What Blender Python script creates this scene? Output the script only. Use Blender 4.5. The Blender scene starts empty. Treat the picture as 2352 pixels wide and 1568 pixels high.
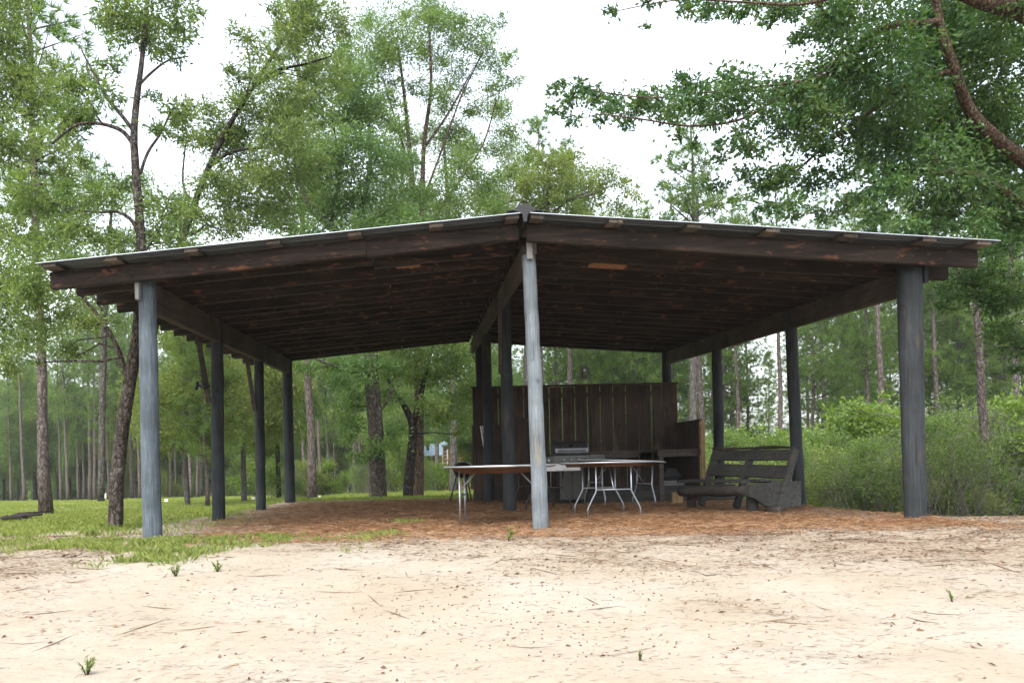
import bpy, math, random
import numpy as np
from mathutils import Vector, Matrix

SC = bpy.context.scene
COL = SC.collection
R = math.radians
rng = np.random.default_rng(7)
random.seed(7)

# ------------------------------------------------------------------ view geometry
F, PX, PY, ROLL, ZC = 1900.0, 976.0, 1074.0, 0.022, 0.75
CR, SR = math.cos(ROLL), math.sin(ROLL)

def at(x, y, Y):
    """photo position (2352 wide) at the distance Y -> point in the place"""
    a, b = x - PX, PY - y
    u, v = a * CR + b * SR, -a * SR + b * CR
    return Vector((u / F * Y, Y, v / F * Y + ZC))

def sstep(a, b, x):
    t = np.clip((x - a) / (b - a), 0, 1)
    return t * t * (3 - 2 * t)

# ------------------------------------------------------------------ noise and ground
_ns = np.random.default_rng(3)
_tab = _ns.random((256, 256))
def vnoise(x, y, s=1.0, o=0):
    x = np.asarray(x, float) / s + 37.3 * o; y = np.asarray(y, float) / s + 11.7 * o
    xi, yi = np.floor(x).astype(int), np.floor(y).astype(int)
    fx, fy = x - xi, y - yi
    fx, fy = fx * fx * (3 - 2 * fx), fy * fy * (3 - 2 * fy)
    a = _tab[xi % 256, yi % 256]; b = _tab[(xi + 1) % 256, yi % 256]
    c = _tab[xi % 256, (yi + 1) % 256]; d = _tab[(xi + 1) % 256, (yi + 1) % 256]
    return (a * (1 - fx) + b * fx) * (1 - fy) + (c * (1 - fx) + d * fx) * fy
def fbm(x, y, s=1.0, o=0, n=4):
    r, a, t = 0, 1, 0
    for k in range(n):
        r = r + a * vnoise(x, y, s / 2 ** k, o + k); t += a; a *= .5
    return r / t

def ground(x, y):
    x = np.asarray(x, float); y = np.asarray(y, float)
    t = np.clip((8.5 - y) / 4, 0, 4)
    z = -.36 * t ** 1.2
    dl = .025 * np.clip(y - 11, 0, 150) * sstep(-3.3, -4.6, x)
    dc = .025 * np.clip(y - 20, 0, 150)
    dr = sstep(5.95, 7.6, x) * np.clip((y - 10.1) * .092, 0, 2.4)
    z = z - np.maximum(np.maximum(dl, dc), dr)
    near = sstep(14, 9, y)
    z = z + (fbm(x, y, 1.6, 2) - .5) * .07 * near + (fbm(x, y, 6, 5) - .5) * .3 * sstep(12, 30, y)
    z = z + (fbm(x * .5 + y * .35, y * .9 - x * .2, .35, 9, 3) - .5) * .05 * sstep(9.2, 7.5, y)
    return z
def gz(x, y): return float(ground(x, y))

# ------------------------------------------------------------------ materials
def newmat(name):
    m = bpy.data.materials.new(name); m.use_nodes = True
    nt = m.node_tree; nt.nodes.clear()
    out = nt.nodes.new('ShaderNodeOutputMaterial')
    return m, nt, out
def N(nt, t, **kw):
    n = nt.nodes.new(t)
    for k, v in kw.items():
        if hasattr(n, k): setattr(n, k, v)
        else: n.inputs[k].default_value = v
    return n
def ramp(nt, fac, stops):
    r = nt.nodes.new('ShaderNodeValToRGB')
    e = r.color_ramp.elements
    while len(e) < len(stops): e.new(.5)
    for el, (p, c) in zip(e, stops):
        el.position = p; el.color = (*c, 1) if len(c) == 3 else c
    nt.links.new(fac, r.inputs[0]); return r
def mixc(nt, fac, a, b, mode='MIX'):
    m = nt.nodes.new('ShaderNodeMix'); m.data_type = 'RGBA'; m.blend_type = mode
    for s, v in ((0, fac), (6, a), (7, b)):
        if hasattr(v, 'links'): nt.links.new(v, m.inputs[s])
        else: m.inputs[s].default_value = v if s == 0 else (*v, 1)
    return m.outputs[2]
def noise(nt, vec, scale, detail=4, rough=.55, mapscale=None, dist=0):
    if mapscale:
        mp = nt.nodes.new('ShaderNodeMapping'); mp.inputs['Scale'].default_value = mapscale
        nt.links.new(vec, mp.inputs[0]); vec = mp.outputs[0]
    n = N(nt, 'ShaderNodeTexNoise', Scale=scale, Detail=detail, Roughness=rough, Distortion=dist)
    nt.links.new(vec, n.inputs['Vector']); return n.outputs['Fac']
def surf(nt, out, color, rough=.8, spec=.3, metal=0, bump=None, bstr=.3, bdist=.02):
    p = nt.nodes.new('ShaderNodeBsdfPrincipled')
    if hasattr(color, 'links'): nt.links.new(color, p.inputs['Base Color'])
    else: p.inputs['Base Color'].default_value = (*color, 1)
    if hasattr(rough, 'links'): nt.links.new(rough, p.inputs['Roughness'])
    else: p.inputs['Roughness'].default_value = rough
    p.inputs['Specular IOR Level'].default_value = spec
    p.inputs['Metallic'].default_value = metal
    if bump is not None:
        b = N(nt, 'ShaderNodeBump', Strength=bstr, Distance=bdist)
        nt.links.new(bump, b.inputs['Height']); nt.links.new(b.outputs[0], p.inputs['Normal'])
    nt.links.new(p.outputs[0], out.inputs[0]); return p
def coord(nt, kind='Object'):
    return nt.nodes.new('ShaderNodeTexCoord').outputs[kind]

M = {}
def wood(name, c1, c2, c3, axis='Z', scale=6, rough=.85, patch=None, pth=(.60, .66), bstr=.5, stain=.5):
    m, nt, out = newmat(name); v = coord(nt)
    st = {'X': (.06, 1, 1), 'Y': (1, .06, 1), 'Z': (1, 1, .06)}[axis]
    g = noise(nt, v, scale * 8, 5, .65, st)
    b = noise(nt, v, scale * .35, 4, .6)
    c = ramp(nt, g, [(.3, c1), (.52, c2), (.72, c3)]).outputs[0]
    k = ramp(nt, b, [(.35, (stain,) * 3), (.65, (1.1,) * 3)]).outputs[0]
    c = mixc(nt, 1.0, c, k, 'MULTIPLY')
    st3 = {'X': (.035, 1, 1), 'Y': (1, .035, 1), 'Z': (1, 1, .035)}[axis]
    ck = noise(nt, v, scale * 5.5, 3, .5, st3, .2)
    c = mixc(nt, ramp(nt, ck, [(.33, (.7, .7, .7)), (.39, (0, 0, 0))]).outputs[0], c, tuple(x * .35 for x in c1))
    kn = N(nt, 'ShaderNodeTexVoronoi', Scale=2.6); nt.links.new(v, kn.inputs['Vector'])
    c = mixc(nt, ramp(nt, kn.outputs['Distance'], [(.05, (.75, .75, .75)), (.12, (0, 0, 0))]).outputs[0], c, tuple(x * .5 for x in c1))
    if patch:
        st2 = {'X': (.45, 1, 1.5), 'Y': (1, .4, 1), 'Z': (1.3, 1.3, .35)}[axis]
        pn = noise(nt, v, patch[1], 5, .6, st2, .6)
        pf = ramp(nt, pn, [(pth[0], (0, 0, 0)), (pth[1], (1, 1, 1))]).outputs[0]
        c = mixc(nt, pf, c, patch[0])
    surf(nt, out, c, rough, .25, 0, g, bstr, .01)
    M[name] = m
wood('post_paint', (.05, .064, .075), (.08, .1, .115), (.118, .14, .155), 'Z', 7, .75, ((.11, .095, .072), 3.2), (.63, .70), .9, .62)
wood('post_shaded', (.016, .019, .020), (.026, .030, .032), (.04, .046, .048), 'Z', 5, .8, ((.05, .042, .034), 3.0), (.60, .70), .8, .6)  # post paint darkened to carry the shade of roof and oak
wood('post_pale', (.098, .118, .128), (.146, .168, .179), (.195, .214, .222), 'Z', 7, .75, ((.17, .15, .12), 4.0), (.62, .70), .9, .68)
wood('bark_beam', (.012, .009, .0075), (.026, .018, .014), (.052, .035, .027), 'X', 3, .9, ((.115, .05, .027), 11), (.575, .69), 1.0, .5)
def bare_patch(mat, spots, col):
    """two large places where the bark has come off the timber"""
    nt = mat.node_tree; p = [n for n in nt.nodes if n.type == 'BSDF_PRINCIPLED'][0]; v = coord(nt)
    c = p.inputs['Base Color'].links[0].from_socket; wob = noise(nt, v, 9, 4, .6)
    for ctr, size in spots:
        mp = nt.nodes.new('ShaderNodeMapping'); mp.vector_type = 'TEXTURE'; mp.inputs['Location'].default_value = ctr; mp.inputs['Scale'].default_value = size
        nt.links.new(v, mp.inputs[0]); ln = nt.nodes.new('ShaderNodeVectorMath'); ln.operation = 'LENGTH'; nt.links.new(mp.outputs[0], ln.inputs[0])
        ad = nt.nodes.new('ShaderNodeMath'); ad.operation = 'MULTIPLY_ADD'; ad.inputs[1].default_value = .7; nt.links.new(wob, ad.inputs[0]); nt.links.new(ln.outputs['Value'], ad.inputs[2])
        c = mixc(nt, ramp(nt, ad.outputs[0], [(.93, (1, 1, 1)), (1.0, (0, 0, 0))]).outputs[0], c, col)
    nt.links.new(c, p.inputs['Base Color'])
bare_patch(M['bark_beam'], [(at(1390, 617, 10.70) - Vector((1.3, 14.5, 0)), (.45, .16, .16)), (at(930, 607, 10.70) - Vector((1.3, 14.5, 0)), (.40, .16, .12))], (.27, .135, .07))
wood('sawn_edge', (.018, .014, .011), (.03, .024, .019), (.046, .036, .029), 'X', 4, .85)
wood('sawn_beam', (.04, .031, .025), (.06, .047, .038), (.08, .065, .052), 'Y', 4, .85, None)
wood('purlin_wood', (.085, .068, .055), (.122, .10, .083), (.16, .132, .108), 'Y', 5, .85, None)
wood('board_grey', (.17, .165, .155), (.24, .235, .225), (.31, .30, .285), 'Z', 5, .8, None)
wood('wall_plank', (.036, .024, .018), (.057, .04, .03), (.082, .06, .045), 'Z', 4, .88, ((.09, .06, .04), 1.6), (.58, .7))
wood('stud_wood', (.20, .12, .06), (.28, .18, .09), (.34, .23, .12), 'Z', 5, .8, None)
wood('counter_wood', (.05, .037, .03), (.075, .057, .045), (.10, .078, .06), 'X', 5, .6, None)
wood('bench_paint', (.034, .033, .028), (.05, .048, .041), (.068, .065, .056), 'X', 4, .7, None)
wood('bench_log', (.025, .021, .018), (.045, .037, .031), (.07, .055, .046), 'X', 4, .85, ((.22, .13, .08), 3.5), (.62, .7))
wood('table_ply', (.40, .38, .34), (.48, .46, .42), (.55, .53, .49), 'X', 4, .45, None, bstr=.1)
wood('table_under', (.16, .08, .045), (.22, .115, .065), (.27, .15, .09), 'X', 4, .7, None, bstr=.2)

def barkmat(name, c1, c2, c3, sc=10, lich=None, plate=7):
    m, nt, out = newmat(name); v = coord(nt)
    g = noise(nt, v, sc * 2.2, 6, .75, (1, 1, .35), .6)
    vo = N(nt, 'ShaderNodeTexVoronoi', Scale=plate); vo.feature = 'DISTANCE_TO_EDGE'
    mp = nt.nodes.new('ShaderNodeMapping'); mp.inputs['Scale'].default_value = (1.6, 1.6, .5)
    ds = N(nt, 'ShaderNodeTexNoise', Scale=9.0, Detail=3.0); nt.links.new(v, ds.inputs['Vector'])
    ad = nt.nodes.new('ShaderNodeVectorMath'); ad.operation = 'MULTIPLY_ADD'; ad.inputs[1].default_value = (.22, .22, .22)
    nt.links.new(ds.outputs['Color'], ad.inputs[0]); nt.links.new(v, ad.inputs[2]); nt.links.new(ad.outputs[0], mp.inputs[0]); nt.links.new(mp.outputs[0], vo.inputs['Vector'])
    cr = ramp(nt, vo.outputs['Distance'], [(.0, (.45, .43, .42)), (.09, (.88, .88, .88)), (.3, (1.1, 1.1, 1.1))]).outputs[0]
    c = ramp(nt, g, [(.34, c1), (.5, c2), (.66, c3)]).outputs[0]
    c = mixc(nt, 1.0, c, cr, 'MULTIPLY')
    if lich:
        l = noise(nt, v, 6, 6, .75)
        c = mixc(nt, ramp(nt, l, [(.57, (0, 0, 0)), (.64, (.8, .8, .8))]).outputs[0], c, lich)
    hh = nt.nodes.new('ShaderNodeMath'); hh.operation = 'ADD'; nt.links.new(g, hh.inputs[0]); nt.links.new(cr, hh.inputs[1])
    surf(nt, out, c, .95, .12, 0, hh.outputs[0], 1.0, .04); M[name] = m
barkmat('oak_bark', (.032, .026, .022), (.078, .065, .054), (.14, .12, .10), 9, (.20, .20, .175), 9)
barkmat('dark_bark', (.014, .012, .011), (.034, .029, .025), (.065, .057, .05), 9, (.10, .105, .09), 8)
barkmat('pine_bark', (.06, .047, .042), (.115, .094, .085), (.175, .15, .135), 7, (.21, .19, .175), 6)
barkmat('warm_bark', (.05, .034, .024), (.10, .072, .052), (.15, .115, .088), 8, None, 7)
barkmat('dead_twig', (.15, .14, .115), (.22, .205, .17), (.29, .27, .235), 9, None, 20)
barkmat('red_bark', (.05, .034, .024), (.11, .074, .052), (.19, .14, .10), 12, None, 11)
barkmat('pale_bark', (.06, .055, .048), (.105, .097, .086), (.16, .15, .135), 9, None, 7)

def leafmat(name, c0, c1, c2, trans=.45, rough=.5, tmul=(1.25, 1.35, .55)):
    m, nt, out = newmat(name)
    a = N(nt, 'ShaderNodeAttribute', attribute_name='tone')
    c = ramp(nt, a.outputs['Fac'], [(0, c0), (.5, c1), (1, c2)]).outputs[0]
    p = nt.nodes.new('ShaderNodeBsdfPrincipled'); nt.links.new(c, p.inputs['Base Color'])
    p.inputs['Roughness'].default_value = rough; p.inputs['Specular IOR Level'].default_value = .35
    t = nt.nodes.new('ShaderNodeBsdfTranslucent')
    nt.links.new(mixc(nt, 1.0, c, tmul, 'MULTIPLY'), t.inputs[0])
    mx = N(nt, 'ShaderNodeMixShader'); mx.inputs[0].default_value = trans
    nt.links.new(p.outputs[0], mx.inputs[1]); nt.links.new(t.outputs[0], mx.inputs[2])
    nt.links.new(mx.outputs[0], out.inputs[0]); M[name] = m
leafmat('leaf_oak', (.060, .106, .031), (.110, .166, .046), (.192, .234, .066))
leafmat('leaf_hero', (.028, .072, .022), (.054, .112, .030), (.125, .18, .045), .45, .42)
leafmat('leaf_yellow', (.073, .117, .033), (.128, .178, .051), (.207, .244, .073))
leafmat('leaf_blue', (.060, .120, .038), (.106, .180, .055), (.168, .240, .072))
leafmat('leaf_far', (.078, .135, .037), (.130, .200, .054), (.200, .265, .078))
leafmat('leaf_pale', (.10, .14, .03), (.16, .205, .05), (.23, .26, .075))
leafmat('needle', (.066, .118, .03), (.112, .185, .046), (.17, .24, .065), .4)
leafmat('shrub_leaf', (.078, .133, .024), (.138, .212, .037), (.221, .285, .064))
leafmat('grass_blade', (.12, .17, .035), (.20, .25, .055), (.33, .34, .12), .4)
leafmat('straw', (.092, .046, .021), (.207, .109, .052), (.345, .213, .115), .1, .8, (1, .8, .6))
leafmat('litter', (.055, .032, .02), (.13, .075, .042), (.24, .165, .10), .1, .8, (1, .8, .6))

def plain(name, c, rough=.5, metal=0, spec=.4, var=.15, sc=12):
    m, nt, out = newmat(name); v = coord(nt)
    n = noise(nt, v, sc, 4, .6)
    k = ramp(nt, n, [(.3, tuple(x * (1 - var) for x in c)), (.7, tuple(min(1, x * (1 + var)) for x in c))]).outputs[0]
    r = N(nt, 'ShaderNodeMapRange'); r.inputs[3].default_value = max(.05, rough - .08); r.inputs[4].default_value = min(1, rough + .12)
    nt.links.new(n, r.inputs[0])
    surf(nt, out, k, r.outputs[0], spec, metal); M[name] = m
plain('galvanised', (.42, .45, .47), .42, .75, .5, .2, 3)
plain('roof_metal', (.46, .50, .53), .4, .6, .5, .12, 2)
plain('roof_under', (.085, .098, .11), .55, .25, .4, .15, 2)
plain('cap_black', (.012, .012, .013), .6)
plain('steel', (.36, .37, .38), .35, .9, .5, .1, 20)
plain('stainless', (.06, .057, .05), .42, .5, .5, .12, 6)
plain('panel_grey', (.07, .069, .062), .42, .5, .5, .12, 8)
plain('leg_grey', (.34, .36, .38), .4, .8, .5, .12, 20)
plain('leg_black', (.035, .035, .037), .5, .2)
plain('enamel_black', (.012, .012, .013), .3)
plain('black_plastic', (.015, .015, .016), .5)
plain('lamp_glass', (.25, .27, .28), .15)
plain('table_white', (.42, .41, .39), .5)
plain('white_paint', (.72, .71, .68), .6)
plain('box_grey', (.17, .17, .165), .7)
plain('sack_grey', (.035, .036, .034), .9)
plain('house_roof', (.42, .54, .64), .45, .4)
plain('house_wall', (.34, .19, .09), .8, 0, .2, .25, 2)
plain('char', (.03, .027, .024), .95, 0, .1, .5, 14)
plain('dark_void', (.015, .015, .017), .4)
plain('pink_petal', (.75, .55, .58), .6)

# ------------------------------------------------------------------ mesh tools
class MB:
    def __init__(s): s.v, s.f, s.m, s.sm = [], [], [], []
    def add(s, vs, fs, mi=0, smooth=False):
        o = len(s.v); s.v += [tuple(p) for p in vs]
        for f in fs: s.f.append([i + o for i in f]); s.m.append(mi); s.sm.append(smooth)
    def box(s, c, d, rot=None, mi=0):
        x, y, z = d[0] / 2, d[1] / 2, d[2] / 2
        vs = [Vector((a * x, b * y, e * z)) for e in (-1, 1) for b in (-1, 1) for a in (-1, 1)]
        if rot is not None: vs = [rot @ p for p in vs]
        c = Vector(c)
        s.add([p + c for p in vs], [(0, 2, 3, 1), (4, 5, 7, 6), (0, 1, 5, 4), (2, 6, 7, 3), (0, 4, 6, 2), (1, 3, 7, 5)], mi)
    def beam(s, a, b, w, h, up=(0, 0, 1), mi=0):
        a, b = Vector(a), Vector(b); d = (b - a).normalized(); up = Vector(up)
        sd = d.cross(up).normalized(); u = sd.cross(d).normalized()
        vs = []
        for p in (a, b):
            for i, j in ((-1, -1), (1, -1), (1, 1), (-1, 1)): vs.append(p + sd * (i * w / 2) + u * (j * h / 2))
        s.add(vs, [(3, 2, 1, 0), (4, 5, 6, 7), (0, 1, 5, 4), (1, 2, 6, 5), (2, 3, 7, 6), (3, 0, 4, 7)], mi)
    def tube(s, pts, rad, n=8, mi=0, cap=True, jit=0.0):
        pts = [Vector(p) for p in pts]
        if not hasattr(rad, '__len__'): rad = [rad] * len(pts)
        rings = []; ref = None
        for i, p in enumerate(pts):
            d = (pts[min(i + 1, len(pts) - 1)] - pts[max(i - 1, 0)])
            d = d.normalized() if d.length > 1e-9 else Vector((0, 0, 1))
            if ref is None: ref = Vector((1, 0, 0)) if abs(d.x) < .8 else Vector((0, 1, 0))
            sd = (ref - d * ref.dot(d)).normalized(); ref = sd; u = d.cross(sd)
            ring = []
            for k in range(n):
                t = 2 * math.pi * k / n; r = rad[i] * (1 + (random.random() - .5) * jit)
                ring.append(p + sd * (math.cos(t) * r) + u * (math.sin(t) * r))
            rings.append(ring)
        vs = [p for r in rings for p in r]; fs = []
        for i in range(len(rings) - 1):
            for k in range(n):
                a, b = i * n + k, i * n + (k + 1) % n
                fs.append((a, b, b + n, a + n))
        s.add(vs, fs, mi, True)
        if cap:
            o = len(s.v) - len(vs)
            s.f.append([o + k for k in range(n)][::-1]); s.m.append(mi); s.sm.append(False)
            q = o + (len(rings) - 1) * n
            s.f.append([q + k for k in range(n)]); s.m.append(mi); s.sm.append(False)
    def lathe(s, c, prof, n=24, mi=0, capb=True, capt=True):
        c = Vector(c); vs, fs = [], []
        for r, z in prof:
            for k in range(n):
                t = 2 * math.pi * k / n; vs.append(c + Vector((r * math.cos(t), r * math.sin(t), z)))
        for i in range(len(prof) - 1):
            for k in range(n):
                a, b = i * n + k, i * n + (k + 1) % n
                fs.append((a, b, b + n, a + n))
        s.add(vs, fs, mi, True)
        o = len(s.v) - len(vs)
        if capb: s.f.append([o + k for k in range(n)][::-1]); s.m.append(mi); s.sm.append(False)
        if capt:
            q = o + (len(prof) - 1) * n
            s.f.append([q + k for k in range(n)]); s.m.append(mi); s.sm.append(False)
    def prism(s, poly, a, b, conv, mi=0):
        """polygon poly extruded from a to b; conv(p, q, t) -> point"""
        n = len(poly); vs = [conv(p, q, a) for p, q in poly] + [conv(p, q, b) for p, q in poly]
        fs = [tuple(range(n))[::-1], tuple(range(n, 2 * n))]
        for k in range(n): fs.append((k, (k + 1) % n, n + (k + 1) % n, n + k))
        s.add(vs, fs, mi)
    def build(s, name, mats, parent=None, bevel=0, loc=None):
        me = bpy.data.meshes.new(name)
        vs = s.v
        if loc is not None: vs = [(p[0] - loc[0], p[1] - loc[1], p[2] - loc[2]) for p in vs]
        me.from_pydata(vs, [], s.f)
        if not isinstance(mats, (list, tuple)): mats = [mats]
        for m in mats: me.materials.append(M[m])
        me.polygons.foreach_set('material_index', s.m)
        me.polygons.foreach_set('use_smooth', s.sm)
        me.validate(); me.update()
        o = bpy.data.objects.new(name, me); COL.objects.link(o)
        if parent is not None: o.parent = parent
        if loc is not None: o.location = loc
        if bevel:
            b = o.modifiers.new('bevel', 'BEVEL'); b.width = bevel; b.segments = 1; b.limit_method = 'ANGLE'
        return o

def tag(o, label=None, cat=None, group=None, kind=None):
    if label: o['label'] = label
    if cat: o['category'] = cat
    if group: o['group'] = group
    if kind: o['kind'] = kind
    return o
def empty(name, loc, rz=0):
    o = bpy.data.objects.new(name, None); COL.objects.link(o)
    o.location = loc; o.rotation_euler = (0, 0, rz); o.empty_display_size = .2
    return o
def copy_tree(o, parent=None):
    c = o.copy(); COL.objects.link(c)
    if parent is not None: c.parent = parent
    for ch in list(o.children): copy_tree(ch, c)
    return c

def quads(name, V, tone, mat, parent=None, nv=4):
    """V (n, nv, 3) separate small faces with one tone each"""
    n = len(V); me = bpy.data.meshes.new(name)
    me.vertices.add(n * nv); me.loops.add(n * nv); me.polygons.add(n)
    me.vertices.foreach_set('co', np.ascontiguousarray(V, np.float32).ravel())
    me.loops.foreach_set('vertex_index', np.arange(n * nv, dtype=np.int32))
    me.polygons.foreach_set('loop_start', np.arange(0, n * nv, nv, dtype=np.int32))
    try: me.polygons.foreach_set('loop_total', np.full(n, nv, np.int32))
    except Exception: pass
    me.polygons.foreach_set('use_smooth', np.zeros(n, bool))
    a = me.attributes.new('tone', 'FLOAT', 'POINT')
    a.data.foreach_set('value', np.repeat(np.asarray(tone, np.float32), nv))
    me.materials.append(M[mat]); me.update()
    o = bpy.data.objects.new(name, me); COL.objects.link(o)
    if parent is not None: o.parent = parent
    return o
def unit(v): return v / np.maximum(np.linalg.norm(v, axis=-1, keepdims=True), 1e-9)
def leaves(C, D, L, Wd, widest=.6, fold=.12):
    """kite leaves from centres C, directions D"""
    n = len(C); r = rng.normal(size=(n, 3)); r[:, 2] *= .8
    sd = unit(np.cross(D, r)); nn = np.cross(sd, D); fold = np.broadcast_to(fold, n)[:, None]
    L = np.broadcast_to(L, n)[:, None]; Wd = np.broadcast_to(Wd, n)[:, None]
    base = C - D * L * .5
    V = np.stack([base, base + D * L * widest + sd * Wd * .5 + nn * L * fold, base + D * L, base + D * L * widest - sd * Wd * .5 + nn * L * fold], 1)
    return V

# ------------------------------------------------------------------ trees
def grow(name, skeleton, clusters, leaf, mat, bark, label, cat='tree', group=None, origin=None, dens=1.0,
         flat=.75, sub=9, spread=.34, tonebias=0., limb=1.0, drop=0., sides=7, fill=0):
    """skeleton: list of branches, each [(Vector, radius), ...]; clusters: list of (Vector, radius)"""
    origin = Vector(origin if origin is not None else skeleton[0][0][0])
    root = empty(name, origin)
    cl_ = list(clusters)
    for c, r in clusters:
        for k in range(fill if random.random() < .9 else fill + 1):
            d = Vector(unit(rng.normal(size=3) * np.array([1, 1, .7]))); cl_.append((c + d * r * random.uniform(.85, 1.5), r * random.uniform(.3, .62)))
    clusters = cl_
    tb = MB(); nodes = []
    for br in skeleton:
        pts = [p for p, r in br]; rad = [r for p, r in br]
        # smooth subdivision of the hand placed points
        P, Q = [], []
        for i in range(len(pts) - 1):
            p0, p1, p2, p3 = pts[max(i - 1, 0)], pts[i], pts[i + 1], pts[min(i + 2, len(pts) - 1)]
            for k in range(4):
                t = k / 4
                c = .5 * ((2 * p1) + (p2 - p0) * t + (2 * p0 - 5 * p1 + 4 * p2 - p3) * t * t + (3 * p1 - p0 - 3 * p2 + p3) * t ** 3)
                P.append(c); Q.append(rad[i] * (1 - t) + rad[i + 1] * t)
        P.append(pts[-1]); Q.append(rad[-1])
        tb.tube(P, Q, 10 if Q[0] > .08 else sides, jit=.10)
        for p, q in zip(P, Q): nodes.append((p, q))
    npos = np.array([list(p) for p, q in nodes]); nrad = np.array([q for p, q in nodes])
    used = skeleton[0][0][0].z + 1.5
    todo = sorted(clusters, key=lambda c: float(np.min(np.linalg.norm(npos - np.array(c[0]), axis=1))))
    LC, LD, LT = [], [], []
    l, w = leaf
    for c, r in todo:
        cv = np.array(c)
        d = np.linalg.norm(npos - cv, axis=1) + np.where(npos[:, 2] > cv[2] + r, 1.5, 0) + np.where(npos[:, 2] < used, 3, 0)
        k = int(np.argmin(d)); a = Vector(npos[k]); dist = (c - a).length
        r0 = min(nrad[k] * .6, (.006 + .012 * dist + .02 * r) * limb); r1 = max(.004, r0 * .45)
        mid = a.lerp(c, .5) + Vector((random.gauss(0, .06), random.gauss(0, .06), random.gauss(.05, .06))) * dist
        pts = [a, a.lerp(mid, .5) + Vector(rng.normal(0, .03, 3)) * dist, mid, mid.lerp(c, .55) + Vector(rng.normal(0, .03, 3)) * dist, c]
        if dist > .05:
            tb.tube(pts, list(np.linspace(r0, r1, 5)), 5, cap=False)
            npos = np.vstack([npos, [list(p) for p in pts[1:]]]); nrad = np.append(nrad, np.linspace(r0, r1, 5)[1:])
        n = max(8, int(dens * 2.6 * math.pi * r * r / (l * w * .5 * .55)))
        ns = max(3, int(sub * (r / .5) ** .5))
        sc = unit(rng.normal(size=(ns, 3))) * (rng.random((ns, 1)) ** .45) * r
        sc[:, 2] *= flat
        st = rng.normal(0, .16, ns)
        for q in sc:
            e = c + Vector(q)
            tb.tube([c, c.lerp(e, .5) + Vector(rng.normal(0, .08, 3)) * r, e], [max(.003, r1 * .8), r1 * .5, .002], 4, cap=False)
        idx = rng.integers(0, ns, n)
        off = rng.normal(size=(n, 3)) * r * spread; off[:, 2] *= flat
        pos = cv + sc[idx] + off
        dr = unit(sc[idx] * .8 / r + off / r + rng.normal(0, .6, (n, 3)) + np.array([0, 0, -drop]))
        LC.append(pos); LD.append(dr); LT.append(.45 + tonebias + rng.normal(0, .1) + st[idx] + rng.normal(0, .16, n))
    C, D, T = np.vstack(LC), np.vstack(LD), np.clip(np.concatenate(LT), 0, 1)
    n = len(C)
    V = leaves(C, D, l * rng.uniform(.65, 1.25, n), w * rng.uniform(.7, 1.25, n), .62)
    V -= np.array(origin)
    tb.build('trunk', bark, root, loc=None)
    t = root.children[0]
    me = t.data; co = np.empty(len(me.vertices) * 3, np.float32); me.vertices.foreach_get('co', co)
    co = co.reshape(-1, 3) - np.array(origin, np.float32); me.vertices.foreach_set('co', co.ravel()); me.update()
    quads('crown', V, T, mat, root)
    tag(root, label, cat, group)
    return root

def px_branch(lst, Y, wscale=1.0):
    """[(x, y, width_px[, Y])] -> skeleton branch"""
    out = []
    for q in lst:
        yy = q[3] if len(q) > 3 else Y
        out.append((at(q[0], q[1], yy), max(.004, q[2] * .5 * yy / F * wscale)))
    return out
def px_clusters(lst, Y, jit=.6, rs=1.0):
    out = []
    for q in lst:
        r = q[2] / F * Y * rs
        yy = q[3] if len(q) > 3 else Y + random.uniform(-1, 1) * jit
        out.append((at(q[0], q[1], yy), r))
    return out

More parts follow.
